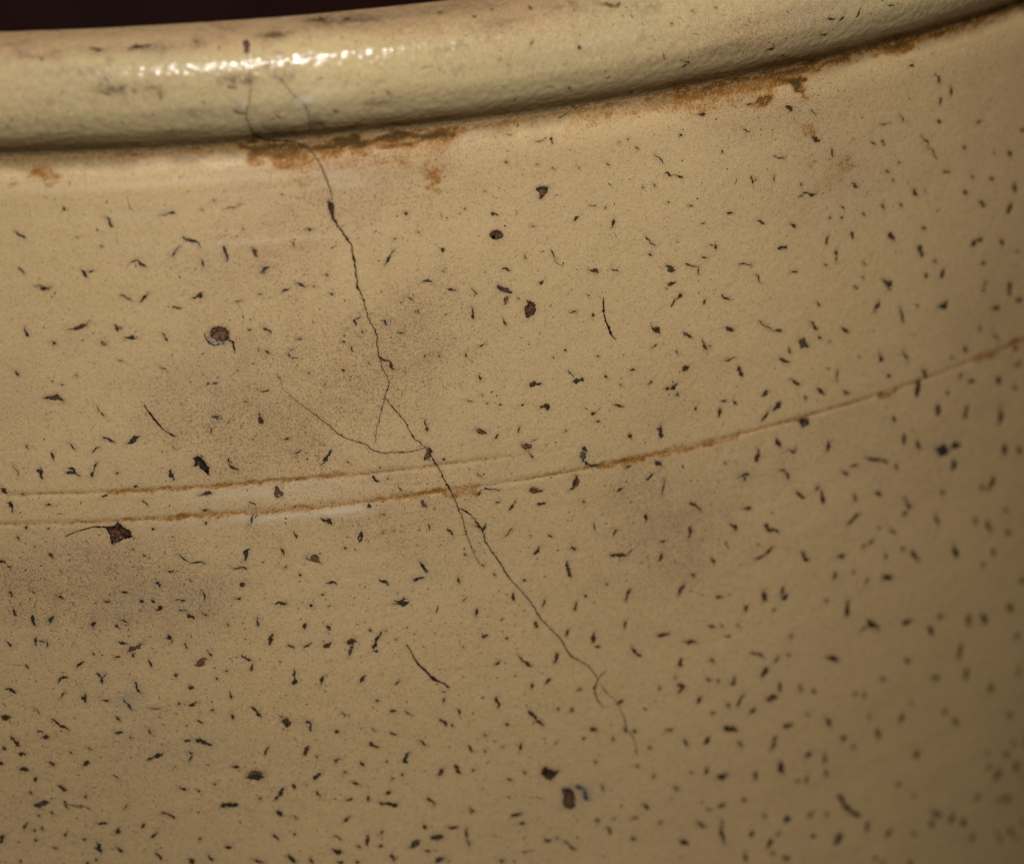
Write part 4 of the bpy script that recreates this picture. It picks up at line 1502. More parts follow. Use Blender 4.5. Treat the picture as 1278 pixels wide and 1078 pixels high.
UU, SS = np.meshgrid(U, SR)
def curve(pts):
    p = sorted(pts); a = np.array(p); mid = (a[0, 1]+a[-1, 1])/2
    return np.concatenate([[-math.pi*R], a[:, 0], [math.pi*R]]), np.concatenate([[mid], a[:, 1], [mid]])
gl = curve(GROOVE_LOWER); gu = curve(GROOVE_UPPER)
wob = 0.09*(vnoise(U/3.1, U*0, 5)-.5)+0.05*(vnoise(U/0.9, U*0, 8)-.5)
GLs = np.interp(U, *gl)+wob; GUs = np.interp(U, *gu)+wob*.8
u_end = max(p[0] for p in GROOVE_UPPER)
fade_u = np.clip((u_end-U)/16.0, 0, 1)
dl = SS-GLs; du = SS-GUs
dep_l = 0.85+0.35*(vnoise(U/6, U*0, 21)-.5)
DISP = -0.085*dep_l*np.exp(-(dl/0.24)**2) + 0.008*np.exp(-((dl+0.5)/0.35)**2) + 0.0*np.exp(-((dl-0.75)/0.4)**2)
DISP += fade_u*(-0.07*np.exp(-(du/0.22)**2) + 0.006*np.exp(-((du+0.6)/0.35)**2))
inw = (np.clip((-0.4-SS)/3, 0, 1))
env = np.clip((U+130)/60, 0, 1)*np.clip((190-U)/60, 0, 1)
DISP += env*inw*(0.035*(vnoise(SS/3.3+UU/400, SS*0, 31)-.5)+0.014*(vnoise(SS/1.1+UU/250, SS*0, 32)-.5))
DISP += env*(0.16*(fbm(UU/19, SS/13, 40)-.5)+0.05*(fbm(UU/3.4, SS/2.6, 43)-.5))
DISP += env*np.clip(SS/3, 0, 1)*(0.06*(vnoise(UU/60, SS/1.6, 50)-.5)+0.10*(fbm(UU/9, SS/4, 52)-.5))

# stains, plus painted sheen (pale) and glints: soft fields over the surface
FIELD = {k: np.zeros((NS, NU), np.float32) for k in ('rust', 'dust', 'pinkd', 'blue', 'pale', 'halo', 'halob', 'smudge', 'glint')}
def window(u0, u1, s0, s1):
    a, b_ = np.searchsorted(U, [u0, u1]); c, d = np.searchsorted(SR, [s0, s1])
    return slice(c, max(d, c+1)), slice(a, max(b_, a+1))
def stroke(f, u1, s1, u2, s2, w_, amp, mode='add', scale=2.6):
    r = w_*scale+.3
    wn = window(min(u1, u2)-r, max(u1, u2)+r, min(s1, s2)-r, max(s1, s2)+r)
    x, y = UU[wn], SS[wn]; L2 = (u2-u1)**2+(s2-s1)**2+1e-9
    if f == 'rust':
        k = min(w_*1.6, .9)
        x = x+k*2.2*(fbm(x/.9, y/.6, 91)-.5); y = y+k*1.6*(fbm(x/.9, y/.5, 97)-.5)
    t = np.clip(((x-u1)*(u2-u1)+(y-s1)*(s2-s1))/L2, 0, 1)
    d = np.hypot(x-u1-t*(u2-u1), y-s1-t*(s2-s1))
    g = amp*np.exp(-(d/w_)**2)
    if mode == 'add': FIELD[f][wn] += g
    else: FIELD[f][wn] = np.maximum(FIELD[f][wn], g)
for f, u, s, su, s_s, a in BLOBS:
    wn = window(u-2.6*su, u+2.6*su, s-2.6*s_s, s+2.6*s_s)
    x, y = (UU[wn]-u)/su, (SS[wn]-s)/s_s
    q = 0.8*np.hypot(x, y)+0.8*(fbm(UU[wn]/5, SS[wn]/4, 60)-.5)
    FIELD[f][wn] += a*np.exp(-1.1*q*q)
gw = (0.85+0.8*(fbm(UU/1.3, SS/0.5, 71)-.35))
for u1, s1, u2, s2, w_, a in RUST:
    stroke('rust', u1, s1, u2, s2, max(w_, .12)*(1.8 if w_ > .28 else 1.7), a, 'max')
FIELD['rust'] *= np.clip(gw, .15, 1.5)
# the thin line of dirt that lies in both grooves
FIELD['rust'] = np.maximum(FIELD['rust'], 0.70*np.exp(-(dl/0.19)**2)*np.clip(.45+vnoise(U/5, U*0, 77), 0, 1.1))
FIELD['rust'] = np.maximum(FIELD['rust'], fade_u*0.62*np.exp(-(du/0.17)**2)*np.clip(.45+vnoise(U/5, U*0, 79), 0, 1.1))

strokes = []
for l in SPECKS.strip().splitlines():
    a = l.split(); strokes.append(tuple(float(t) for t in a[:5])+(a[5],))
for u1, s1, u2, s2, w_, k in strokes:
    if w_ < .25 and k == 'f': continue
    stroke('halob' if k in 'bg' else 'halo', u1, s1, u2, s2, .22+.38*w_, .46 if k != 'g' else .6, 'max')
for n, pts in CRACKS:
    if n == 'faint': continue
    for p, q in zip(pts, pts[1:]): stroke('halo', p[0], p[1], q[0], q[1], .2, .30, 'max')
    if n in ('main',):
        for p, q in zip(pts, pts[1:]):
            r = .6; wn = window(min(p[0], q[0])-r, max(p[0], q[0])+r, min(p[1], q[1])-r, max(p[1], q[1])+r)
            x, y = UU[wn], SS[wn]; L2 = (q[0]-p[0])**2+(q[1]-p[1])**2+1e-9
            t = np.clip(((x-p[0])*(q[0]-p[0])+(y-p[1])*(q[1]-p[1]))/L2, 0, 1)
            d = np.hypot(x-p[0]-t*(q[0]-p[0]), y-p[1]-t*(q[1]-p[1]))
            DISP[wn] -= 0.020*np.exp(-(d/.2)**2)

for u1, s1, u2, s2, w_, k in strokes:
    if w_ < .45 or k == 'f': continue
    r = w_*1.2+.4; wn = window(min(u1, u2)-r, max(u1, u2)+r, min(s1, s2)-r, max(s1, s2)+r)
    x, y = UU[wn], SS[wn]; L2 = (u2-u1)**2+(s2-s1)**2+1e-9
    t = np.clip(((x-u1)*(u2-u1)+(y-s1)*(s2-s1))/L2, 0, 1)
    d = np.hypot(x-u1-t*(u2-u1), y-s1-t*(s2-s1))
    DISP[wn] -= 0.035*np.exp(-(d/(.55*w_))**2)
def polydist(x, y, pts):
    ins = np.zeros(x.shape, bool); dm = np.full(x.shape, 9.)
    for (x1, y1), (x2, y2) in zip(pts, pts[1:]+pts[:1]):
        t = np.clip(((x-x1)*(x2-x1)+(y-y1)*(y2-y1))/((x2-x1)**2+(y2-y1)**2+1e-9), 0, 1)
        dm = np.minimum(dm, np.hypot(x-x1-t*(x2-x1), y-y1-t*(y2-y1)))
        c = ((y1 > y) != (y2 > y)) & (x < (x2-x1)*(y-y1)/(y2-y1+1e-12)+x1); ins ^= c
    return np.where(ins, dm, -dm)
for k, pts in PATCHES:
    if k == 'plug': continue
    us = [p[0] for p in pts]; vs = [p[1] for p in pts]
    wn = window(min(us)-1.2, max(us)+1.2, min(vs)-1.2, max(vs)+1.2); d = polydist(UU[wn], SS[wn], list(pts))
    dd = {'pit': .13, 'dark': .16, 'brown': .09, 'pale': .05, 'wedge': .09}[k]
    DISP[wn] -= dd*np.clip(d/.3, 0, 1)**1.3*(.6+.8*fbm(UU[wn]/.45, SS[wn]/.45, 110)) - .012*np.exp(-((d+.25)/.2)**2)
    FIELD['halo'][wn] = np.maximum(FIELD['halo'][wn], .42*np.exp(-(np.maximum(-d, 0)/.22)**2))
    if k != 'pale': FIELD['pinkd'][wn] = np.maximum(FIELD['pinkd'][wn], .8*np.exp(-(np.maximum(-d, 0)/.6)**2))
PR = np.interp(SR, PS, PROF[:, 0]); PZ = np.interp(SR, PS, PROF[:, 1])
TR = np.gradient(PR, SR); TZ = np.gradient(PZ, SR); TN = np.hypot(TR, TZ); NR, NZ = TZ/TN, -TR/TN
def place(u, s, off=0.0):
    """point on the displaced surface, in metres; u, s arrays in mm"""
    u = np.asarray(u, float); s = np.asarray(s, float)
    iu = np.clip(np.searchsorted(U, u)-1, 0, NU-2); js = np.clip(np.searchsorted(SR, s)-1, 0, NS-2)
    fu = (u-U[iu])/(U[iu+1]-U[iu]); fs = (s-SR[js])/(SR[js+1]-SR[js])
    d = (DISP[js, iu]*(1-fu)+DISP[js, iu+1]*fu)*(1-fs)+(DISP[js+1, iu]*(1-fu)+DISP[js+1, iu+1]*fu)*fs+off
    nr = NR[js]*(1-fs)+NR[js+1]*fs; nz = NZ[js]*(1-fs)+NZ[js+1]*fs
    r = R+PR[js]*(1-fs)+PR[js+1]*fs+nr*d; z = ZC+PZ[js]*(1-fs)+PZ[js+1]*fs+nz*d
    th = u/R
    return np.stack([r*np.sin(th), -r*np.cos(th), z], -1)*MM

# ------------------------------------------------------------------ materials
def nodes(name):
    m = bpy.data.materials.new(name); m.use_nodes = True; nt = m.node_tree
    return m, nt, nt.nodes['Principled BSDF']
class N:
    """small helper for node graphs"""
    def __init__(s, nt): s.nt = nt; s.tc = nt.nodes.new('ShaderNodeTexCoord').outputs['Object']
    def link(s, a, b): s.nt.links.new(a, b)
    def put(s, sock, v):
        if isinstance(v, bpy.types.NodeSocket): s.link(v, sock)
        elif isinstance(v, tuple): sock.default_value = v if len(v) == 4 else v+(1,)
        else: sock.default_value = v
    def noise(s, scale, detail=2, rough=.5, dist=0, vec=None):
        n = s.nt.nodes.new('ShaderNodeTexNoise'); n.inputs['Scale'].default_value = scale; n.inputs['Detail'].default_value = detail
        n.inputs['Roughness'].default_value = rough; n.inputs['Distortion'].default_value = dist
        s.link(vec or s.tc, n.inputs['Vector']); return n.outputs['Fac']
    def voro(s, scale, feature='F1'):
        n = s.nt.nodes.new('ShaderNodeTexVoronoi'); n.inputs['Scale'].default_value = scale; n.feature = feature
        s.link(s.tc, n.inputs['Vector']); return n.outputs['Distance'], n.outputs['Color']
    def ramp(s, v, a, b, lo=0., hi=1.):
        n = s.nt.nodes.new('ShaderNodeMapRange'); n.interpolation_type = 'SMOOTHSTEP'
        s.put(n.inputs['Value'], v); s.put(n.inputs['From Min'], a); s.put(n.inputs['From Max'], b)
        s.put(n.inputs['To Min'], lo); s.put(n.inputs['To Max'], hi); return n.outputs['Result']
    def math(s, op, a, b=0., clamp=False):
        n = s.nt.nodes.new('ShaderNodeMath'); n.operation = op; n.use_clamp = clamp
        s.put(n.inputs[0], a); s.put(n.inputs[1], b); return n.outputs[0]
    def mix(s, f, a, b, mode='MIX'):
        n = s.nt.nodes.new('ShaderNodeMix'); n.data_type = 'RGBA'; n.blend_type = mode
        s.put(n.inputs[0], f); s.put(n.inputs[6], a); s.put(n.inputs[7], b); return n.outputs[2]
    def attr(s, name):
        n = s.nt.nodes.new('ShaderNodeAttribute'); n.attribute_name = name; return n
    def bump(s, h, dist, strength=1., normal=None):
        n = s.nt.nodes.new('ShaderNodeBump'); s.put(n.inputs['Height'], h); n.inputs['Distance'].default_value = dist
        n.inputs['Strength'].default_value = strength
        if normal: s.link(normal, n.inputs['Normal'])
        return n.outputs['Normal']

def glaze_material(name, rim):
    m, nt, bs = nodes(name); g = N(nt)
    rust, dust, pink = g.attr('rust').outputs['Fac'], g.attr('dust').outputs['Fac'], g.attr('pinkd').outputs['Fac']
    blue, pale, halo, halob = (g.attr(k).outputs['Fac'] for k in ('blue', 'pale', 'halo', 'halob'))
    big = g.noise(45, 3); mid = g.noise(190, 4, .6); fine = g.noise(2600, 3, .6); grain = g.noise(6500, 2, .6)
    if rim:
        prof = g.attr('prof').outputs['Fac']
        col = g.mix(g.ramp(big, .38, .62), (.36, .284, .140), (.325, .268, .132))
        col = g.mix(g.math('MULTIPLY', g.ramp(mid, .52, .75), .5), col, (.36, .25, .13))
        sm_ = nt.nodes.new('ShaderNodeMapping'); sm_.inputs['Scale'].default_value = (1, 1, 9); g.link(g.tc, sm_.inputs['Vector'])
        stv = g.noise(70, 4, .6, 0, sm_.outputs[0])
        col = g.mix(g.ramp(stv, .45, .72, 0, .45), col, (.26, .195, .095))
        col = g.mix(g.ramp(stv, .42, .25, 0, .35), col, (.40, .34, .21))
        # worn top edge, bare of glaze
        edge = g.math('ADD', prof, g.ramp(g.noise(120, 3), .3, .7, -1.0, 1.0))
        worn = g.ramp(edge, 11.6, 13.4)
        col = g.mix(g.math('MULTIPLY', worn, .75), col, (.34, .215, .11))
        sm = g.math('MULTIPLY', g.ramp(g.noise(380, 5, .7), .52, .66), g.ramp(prof, 9.5, 12.5, .10, .65))
        col = g.mix(sm, col, (.17, .095, .05))
        grey = g.math('MULTIPLY', g.ramp(g.noise(650, 4, .7), .56, .68), g.ramp(prof, 12.0, 10.5, 0, .55))
        col = g.mix(grey, col, (.155, .13, .085))
        # pooled glaze together with the shade of the crease, painted dark
        pool_shade = g.ramp(g.math('ADD', prof, g.ramp(g.noise(260, 3), .3, .7, -.5, .5)), 3.7, .9)
        col = g.mix(g.math('MULTIPLY', pool_shade, .93), col, (.115, .074, .014))
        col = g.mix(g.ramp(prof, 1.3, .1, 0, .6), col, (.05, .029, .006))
    else:
        prof = g.attr('prof').outputs['Fac']
        col = g.mix(g.ramp(big, .35, .65), (.462, .330, .160), (.43, .308, .148))
        col = g.mix(g.math('MULTIPLY', g.ramp(mid, .5, .72), .35), col, (.42, .29, .17))
        pool_shade = g.ramp(g.math('ADD', prof, g.ramp(g.noise(300, 3), .3, .7, -.35, .35)), -2.1, -.3)
        col = g.mix(g.math('MULTIPLY', pool_shade, .93), col, (.105, .062, .014))  # pooled glaze plus the shadow below the rim, painted on the wall
    # cloudy brown staining
    cl = g.math('MULTIPLY', dust, g.ramp(g.noise(330, 4, .65), .25, .7, .45, 1.25), True)
    col = g.mix(g.math('MULTIPLY', cl, .52), col, (.27, .170, .082))
    col = g.mix(g.math('MULTIPLY', pink, .42, True), col, (.35, .230, .145))
    col = g.mix(g.math('MULTIPLY', blue, g.ramp(g.noise(500, 3), .3, .7, .12, .5), True), col, (.225, .205, .152))
    # stipple: fine pin-head spots in the salt glaze
    st = g.ramp(g.noise(5200, 2, .55), g.ramp(dust, 0, 1, .57, .49), g.ramp(dust, 0, 1, .69, .60))
    col = g.mix(g.math('MULTIPLY', st, g.ramp(dust, 0, 1, .62, .80)), col, (.185, .110, .05))
    vd, vc = g.voro(2100)
    sep = nt.nodes.new('ShaderNodeSeparateColor'); g.link(vc, sep.inputs[0])
    rad = g.math('MULTIPLY', g.ramp(sep.outputs[0], g.ramp(dust, 0, 1, .86, .6), 1.0), .30)
    dot = g.ramp(vd, rad, g.math('MULTIPLY', rad, .35))
    dot = g.math('MULTIPLY', dot, g.math('GREATER_THAN', rad, .05))
    col = g.mix(g.math('MULTIPLY', dot, .65), col, (.13, .07, .038))
    col = g.mix(g.ramp(fine, .35, .7, .0, .26), col, (.25, .165, .085))
    col = g.mix(g.ramp(grain, .35, .65, .0, .24), col, (.62, .47, .30))
    col = g.mix(g.math('MULTIPLY', pale, .45, True), col, (.60, .50, .38))  # pale glaze, with the sheen below rim and on groove lips painted in
    # soft brown and bluish rings round the iron specks
    hs = g.ramp(fine, .3, .65, .5, 1.1)
    col = g.mix(g.math('MULTIPLY', g.math('MULTIPLY', halo, hs), 1.0, True), col, (.20, .125, .065))
    col = g.mix(g.math('MULTIPLY', g.math('MULTIPLY', halob, hs), 1.0, True), col, (.18, .145, .098))
    col = g.mix(g.math('MULTIPLY', g.attr('smudge').outputs['Fac'], g.ramp(g.noise(1400, 4, .7), .40, .56, .15, 1.1), True), col, (.115, .082, .048))
    col = g.mix(g.math('MULTIPLY', g.attr('glint').outputs['Fac'], .5, True), col, (.50, .45, .36))  # rim glints painted as pale spots in the colour
    # rust
    rn = g.math('ADD', g.math('MULTIPLY', g.noise(1100, 3, .6), .35), g.math('MULTIPLY', g.noise(4300, 3, .7), .65))
    rm = g.ramp(g.math('SUBTRACT', g.math('MULTIPLY', rust, 1.28), g.math('MULTIPLY', g.math('SUBTRACT', rn, .43), 5.6)), .0, .9)
    rm = g.math('MULTIPLY', rm, g.ramp(rust, .03, .35))
    rcol = g.mix(g.ramp(rn, .47, .61), (.215, .080, .006), (.085, .034, .004))
    rcol = g.mix(g.ramp(rust, .65, 1.3), rcol, (.030, .016, .005))
    rcol = g.mix(g.ramp(g.math('ADD', prof, g.ramp(rn, .35, .6, -.7, .5)), -1.9, -.1, 0, .85), rcol, (.035, .018, .005))  # rust darkens into the crease: seam dirt with painted shading
    col = g.mix(g.ramp(rust, .05, 1.0, 0, .55), col, (.215, .098, .012))
    col = g.mix(g.math('MULTIPLY', rm, .88), col, rcol)
    g.link(col, bs.inputs['Base Color'])
    rgh = g.ramp(g.noise(700, 3), .3, .7, .17 if rim else .33, .27 if rim else .46)
    if rim: rgh = g.math('ADD', rgh, g.math('MULTIPLY', worn, .22))
    rgh = g.math('ADD', rgh, g.math('MULTIPLY', rm, .25))
    g.link(rgh, bs.inputs['Roughness'])
    g.link(g.ramp(rust, .1, .8, .19 if rim else .5, .08), bs.inputs['Specular IOR Level'])
    b1 = g.bump(g.ramp(g.voro(1350, 'SMOOTH_F1')[0], 0, .9), -.00006) if rim else g.bump(g.noise(1250, 1.5, .5), .00004)
    b2 = g.bump(g.noise(3400, 2, .6), .000008 if rim else .000022, 1., b1)
    g.link(b2, bs.inputs['Normal'])
    return m

def mark_material(name, rough=.45):
    m, nt, bs = nodes(name); g = N(nt)
    t = g.attr('tint').outputs['Color']
    n = g.noise(4200, 4, .7)
    col = g.mix(g.ramp(n, .35, .62, .0, .85), t, g.mix(1.0, t, (.30, .27, .25), 'MULTIPLY'))
    g.link(col, bs.inputs['Base Color']); bs.inputs['Roughness'].default_value = rough; bs.inputs['Specular IOR Level'].default_value = .2
    g.link(g.bump(g.noise(4200, 3, .6), .00006), bs.inputs['Normal'])
    return m

M_BODY = glaze_material('buff_salt_glaze', False); M_RIM = glaze_material('olive_rim_glaze', True)
M_MARK = mark_material('iron_mark')
def lining_material():
    m, nt, bs = nodes('brown_slip_glaze'); g = N(nt)
    col = g.mix(g.ramp(g.noise(60, 4), .3, .7), (.044, .0115, .0090), (.030, .0085, .0075)); g.link(col, bs.inputs['Base Color'])
    bs.inputs['Roughness'].default_value = .5; bs.inputs['Specular IOR Level'].default_value = .25
    g.link(g.bump(g.noise(300, 3), .0002), bs.inputs['Normal']); return m
def table_material():
    m, nt, bs = nodes('dark_wood_table'); g = N(nt)
    mp = nt.nodes.new('ShaderNodeMapping'); mp.inputs['Scale'].default_value = (1, 14, 1); g.link(g.tc, mp.inputs['Vector'])
    col = g.mix(g.ramp(g.noise(9, 5, .6, 0, mp.outputs[0]), .3, .7), (.055, .028, .015), (.02, .011, .007)); g.link(col, bs.inputs['Base Color'])
    bs.inputs['Roughness'].default_value = .55; return m

# ------------------------------------------------------------------ mesh building
def grid_mesh(name, co, closed, mat, flip=False, fields=None):
    """co: rows x cols x 3, closed in u"""
    ns, nu = co.shape[:2]
    me = bpy.data.meshes.new(name)
    i = np.arange(ns-1)[:, None]*nu; j = np.arange(nu if closed else nu-1)[None, :]; j2 = (j+1) % nu
    q = np.stack([i+j, i+j2, i+nu+j2, i+nu+j], -1).reshape(-1, 4)
    if flip: q = q[:, ::-1]
    nf = len(q)
    me.vertices.add(ns*nu); me.vertices.foreach_set('co', co.reshape(-1).astype(np.float32))
    me.loops.add(nf*4); me.loops.foreach_set('vertex_index', q.reshape(-1).astype(np.int32))
    me.polygons.add(nf); me.polygons.foreach_set('loop_start', np.arange(0, nf*4, 4, dtype=np.int32))
    me.polygons.foreach_set('use_smooth', np.ones(nf, bool))
    me.update(calc_edges=True)
    for k, v in (fields or {}).items():
        a = me.attributes.new(k, 'FLOAT', 'POINT'); a.data.foreach_set('value', v.reshape(-1).astype(np.float32))
    me.materials.append(mat)
    return me
def link(name, me, parent=None):
    o = bpy.data.objects.new(name, me); C.objects.link(o)
    if parent: o.parent = parent
    return o

root = bpy.data.objects.new('stoneware_crock', None); C.objects.link(root)
root['label'] = 'buff stoneware crock with dark speckles, thick rounded rim and a long hairline crack'
root['category'] = 'crock'

k0 = int(np.argmin(np.abs(SR)))
ALL = place(UU[:, :-1].ravel(), SS[:, :-1].ravel()).reshape(NS, NU-1, 3)
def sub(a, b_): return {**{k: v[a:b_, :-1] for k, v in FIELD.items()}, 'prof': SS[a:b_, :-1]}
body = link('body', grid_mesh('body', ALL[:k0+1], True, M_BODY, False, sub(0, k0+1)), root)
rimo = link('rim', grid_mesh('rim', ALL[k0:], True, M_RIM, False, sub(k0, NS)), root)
rimo['label'] = 'glossy olive rim worn brown along its top edge'
# dark lining and floor of the crock
th = U[:-1]/R
lp = [(R-7.2, 5)]+[(R-7.2-.4*k/20, 5-13.5*k) for k in range(1, 20)]+[(R-12, -268), (R-22, -276), (R-60, -278), (R-110, -278), (1, -278)]
lin = np.array([[((r)*np.sin(t), -(r)*np.cos(t), ZC+z) for t in th] for r, z in lp])*MM
lo = link('inner_wall', grid_mesh('inner_wall', lin, True, lining_material()), root)
# underside
un = np.array([[(r*np.sin(t), -r*np.cos(t), z) for t in th] for r, z in ((1, 0.4), (R-60, 0.4), (R-14, 0.2), (R-10.5, 0.0))])*MM
link('base', grid_mesh('base', un, True, M_BODY, False, {'prof': np.full((4, NU-1), -200.)}), root)

# ------------------------------------------------------------------ marks lying in the glaze
TINT = {'d': ((.088, .053, .024), (.055, .035, .019)), 'b': ((.052, .038, .025), (.043, .036, .028)),
        'r': ((.075, .040, .020), (.105, .057, .030)), 'R': ((.055, .028, .016), (.20, .105, .058)),
        'D': ((.02, .014, .01), (.03, .02, .016)), 'f': ((.20, .135, .070), (.155, .10, .050)),
        'p': ((.10, .06, .075), (.07, .04, .05)), 'g': ((.13, .12, .10), (.10, .10, .09))}
class Marks:
    def __init__(s): s.v = []; s.f = []; s.t = []; s.n = 0
    def add(s, co, faces, tint):
        s.v.append(co); s.f += [tuple(i+s.n for i in f) for f in faces]; s.t += tint; s.n += len(co)
    def mesh(s, name):
        me = bpy.data.meshes.new(name); me.from_pydata(np.concatenate(s.v).tolist(), [], s.f)
        a = me.attributes.new('tint', 'FLOAT_COLOR', 'POINT')
        a.data.foreach_set('color', np.array([(c[0], c[1], c[2], 1) for c in s.t], np.float32).reshape(-1))
        me.materials.append(M_MARK); me.polygons.foreach_set('use_smooth', np.ones(len(me.polygons), bool)); me.update()
        return me
def jit(c, a):
    k = 1+rnd.uniform(-a, a); return (c[0]*k, c[1]*k*(1+rnd.uniform(-.04, .04)), c[2]*k)
def ribbon(mk, pts, edge, mid, off=.012, rag=.25, taper=True):
    """pts: (u, s, width); an irregular strip that follows the surface"""
    n = len(pts); us, ss = [], []
    for i, (u, s, w_) in enumerate(pts):
        a, b_ = pts[max(i-1, 0)], pts[min(i+1, n-1)]
        du_, ds_ = b_[0]-a[0], b_[1]-a[1]; l = math.hypot(du_, ds_)+1e-9; nx, ny = -ds_/l, du_/l
        wl = w_*.5*(1+rnd.uniform(-rag, rag)); wr = w_*.5*(1+rnd.uniform(-rag, rag))
        us += [u+nx*wl, u, u-nx*wr]; ss += [s+ny*wl, s, s-ny*wr]
    co = place(us, ss, np.tile([off, off*1.8, off], n))
    fs = []
    for i in range(n-1):
        k = 3*i; fs += [(k, k+3, k+4, k+1), (k+1, k+4, k+5, k+2)]
    fs = [f[::-1] for f in fs]
    e, c = jit(edge, .2), jit(mid, .2)
    mk.add(co, fs, [e, c, e]*n)
def speck(mk, u1, s1, u2, s2, w_, k):
    edge, mid = TINT[k]
    if w_ > .5 and k in 'bd' and rnd.random() < .5: mid = (.105, .075, .048) if k == 'd' else (.10, .088, .066)
    w_ *= 1.22 if w_ > .2 else 1.0
    L = math.hypot(u2-u1, s2-s1)
    L_ = max(L, w_*.7); 
    if L < 1e-3: ux, uy = 1, 0
    else: ux, uy = (u2-u1)/L, (s2-s1)/L
    cu, cs = (u1+u2)/2, (s1+s2)/2
    half = L_/2+w_*.16
    n = 5 if L_ < .3 else max(7, min(26, int(L_/.085)))
    bend = rnd.uniform(-.15, .15)*L_; kink = rnd.uniform(-.10, .10)*L_; peak = rnd.uniform(.28, .72); ph = rnd.uniform(0, 6)
    pts = []; jog = 0
    for i in range(n):
        t = i/(n-1); x = (2*t-1)*half
        tt = t**(math.log(.5)/math.log(peak))
        prof = max(math.sin(math.pi*tt), 0)**.8
        ww = w_*(prof*(.86+.26*math.sin(ph+t*9.0)+rnd.uniform(-.22, .22))+.09)
        if L_ < w_*1.3: ww = w_*max(.12, math.sqrt(max(0, 1-(2*t-1)**2)))*rnd.uniform(.8, 1.1)
        jog = .6*jog+rnd.uniform(-.13, .13)*w_
        y = bend*(1-(2*t-1)**2)-bend*.5+kink*math.sin(2*math.pi*t)+jog
        pts.append((cu+ux*x-uy*y, cs+uy*x+ux*y, max(.03, ww*.98)))
    ribbon(mk, pts, edge, mid, .010, .3)
    for _ in range(0 if L_ < .6 or w_ < .4 else rnd.choice((0, 1, 1, 2, 3))):      # a small spur at one side
        i = rnd.randrange(2, n-2); p = pts[i]; sgn = rnd.choice((-1, 1)); q = rnd.uniform(.25, .75)*w_+.12; a = rnd.uniform(-.7, .7)
        dx, dy = -uy*sgn*math.cos(a)+ux*math.sin(a), ux*sgn*math.cos(a)+uy*math.sin(a)
        ribbon(mk, [(p[0]+dx*q*t, p[1]+dy*q*t, w_*rnd.uniform(.2, .4)*(1-t)+.03) for t in (0, .4, .75, 1.0)], edge, mid, .012, .3)
def patch(mk, pts, edge, mid, inner, ragged=.075, off=.012, inset=.62):
    """irregular many-sided patch with a dark rim and a lighter rough middle"""
    P = []
    for i, p in enumerate(pts):
        q = pts[(i+1) % len(pts)]; l = math.hypot(q[0]-p[0], q[1]-p[1]); m_ = max(2, int(l/.12))
        for k in range(m_): P.append((p[0]+(q[0]-p[0])*k/m_+rnd.uniform(-ragged, ragged), p[1]+(q[1]-p[1])*k/m_+rnd.uniform(-ragged, ragged)))
    cu = sum(p[0] for p in P)/len(P); cs = sum(p[1] for p in P)/len(P); n = len(P)
    rings = [(1.0, off, edge), (.88, off*1.4, edge), (.74, off*1.7, mid), (.58, off*2.0, mid), (.4, off*2.2, inner), (.2, off*2.4, inner)]; nr_ = len(rings)
    us, ss, of, tn = [], [], [], []
    for r_, o_, c in rings:
        for p in P:
            us.append(cu+(p[0]-cu)*r_); ss.append(cs+(p[1]-cs)*r_); of.append(o_); tn.append(jit(rnd.choice((c, c, mid, edge)) if r_ < .9 else c, .45))
    us.append(cu); ss.append(cs); of.append(off*2.4); tn.append(inner)
    fs = []
    for a in range(nr_-1):
        for i in range(n): j = (i+1) % n; fs.append((a*n+i, a*n+j, (a+1)*n+j, (a+1)*n+i))
    for i in range(n): fs.append(((nr_-1)*n+i, (nr_-1)*n+(i+1) % n, nr_*n))
    area = sum(P[i][0]*P[(i+1) % n][1]-P[(i+1) % n][0]*P[i][1] for i in range(n))
    if area < 0: fs = [f[::-1] for f in fs]
    mk.add(place(us, ss, np.array(of)), fs, tn)

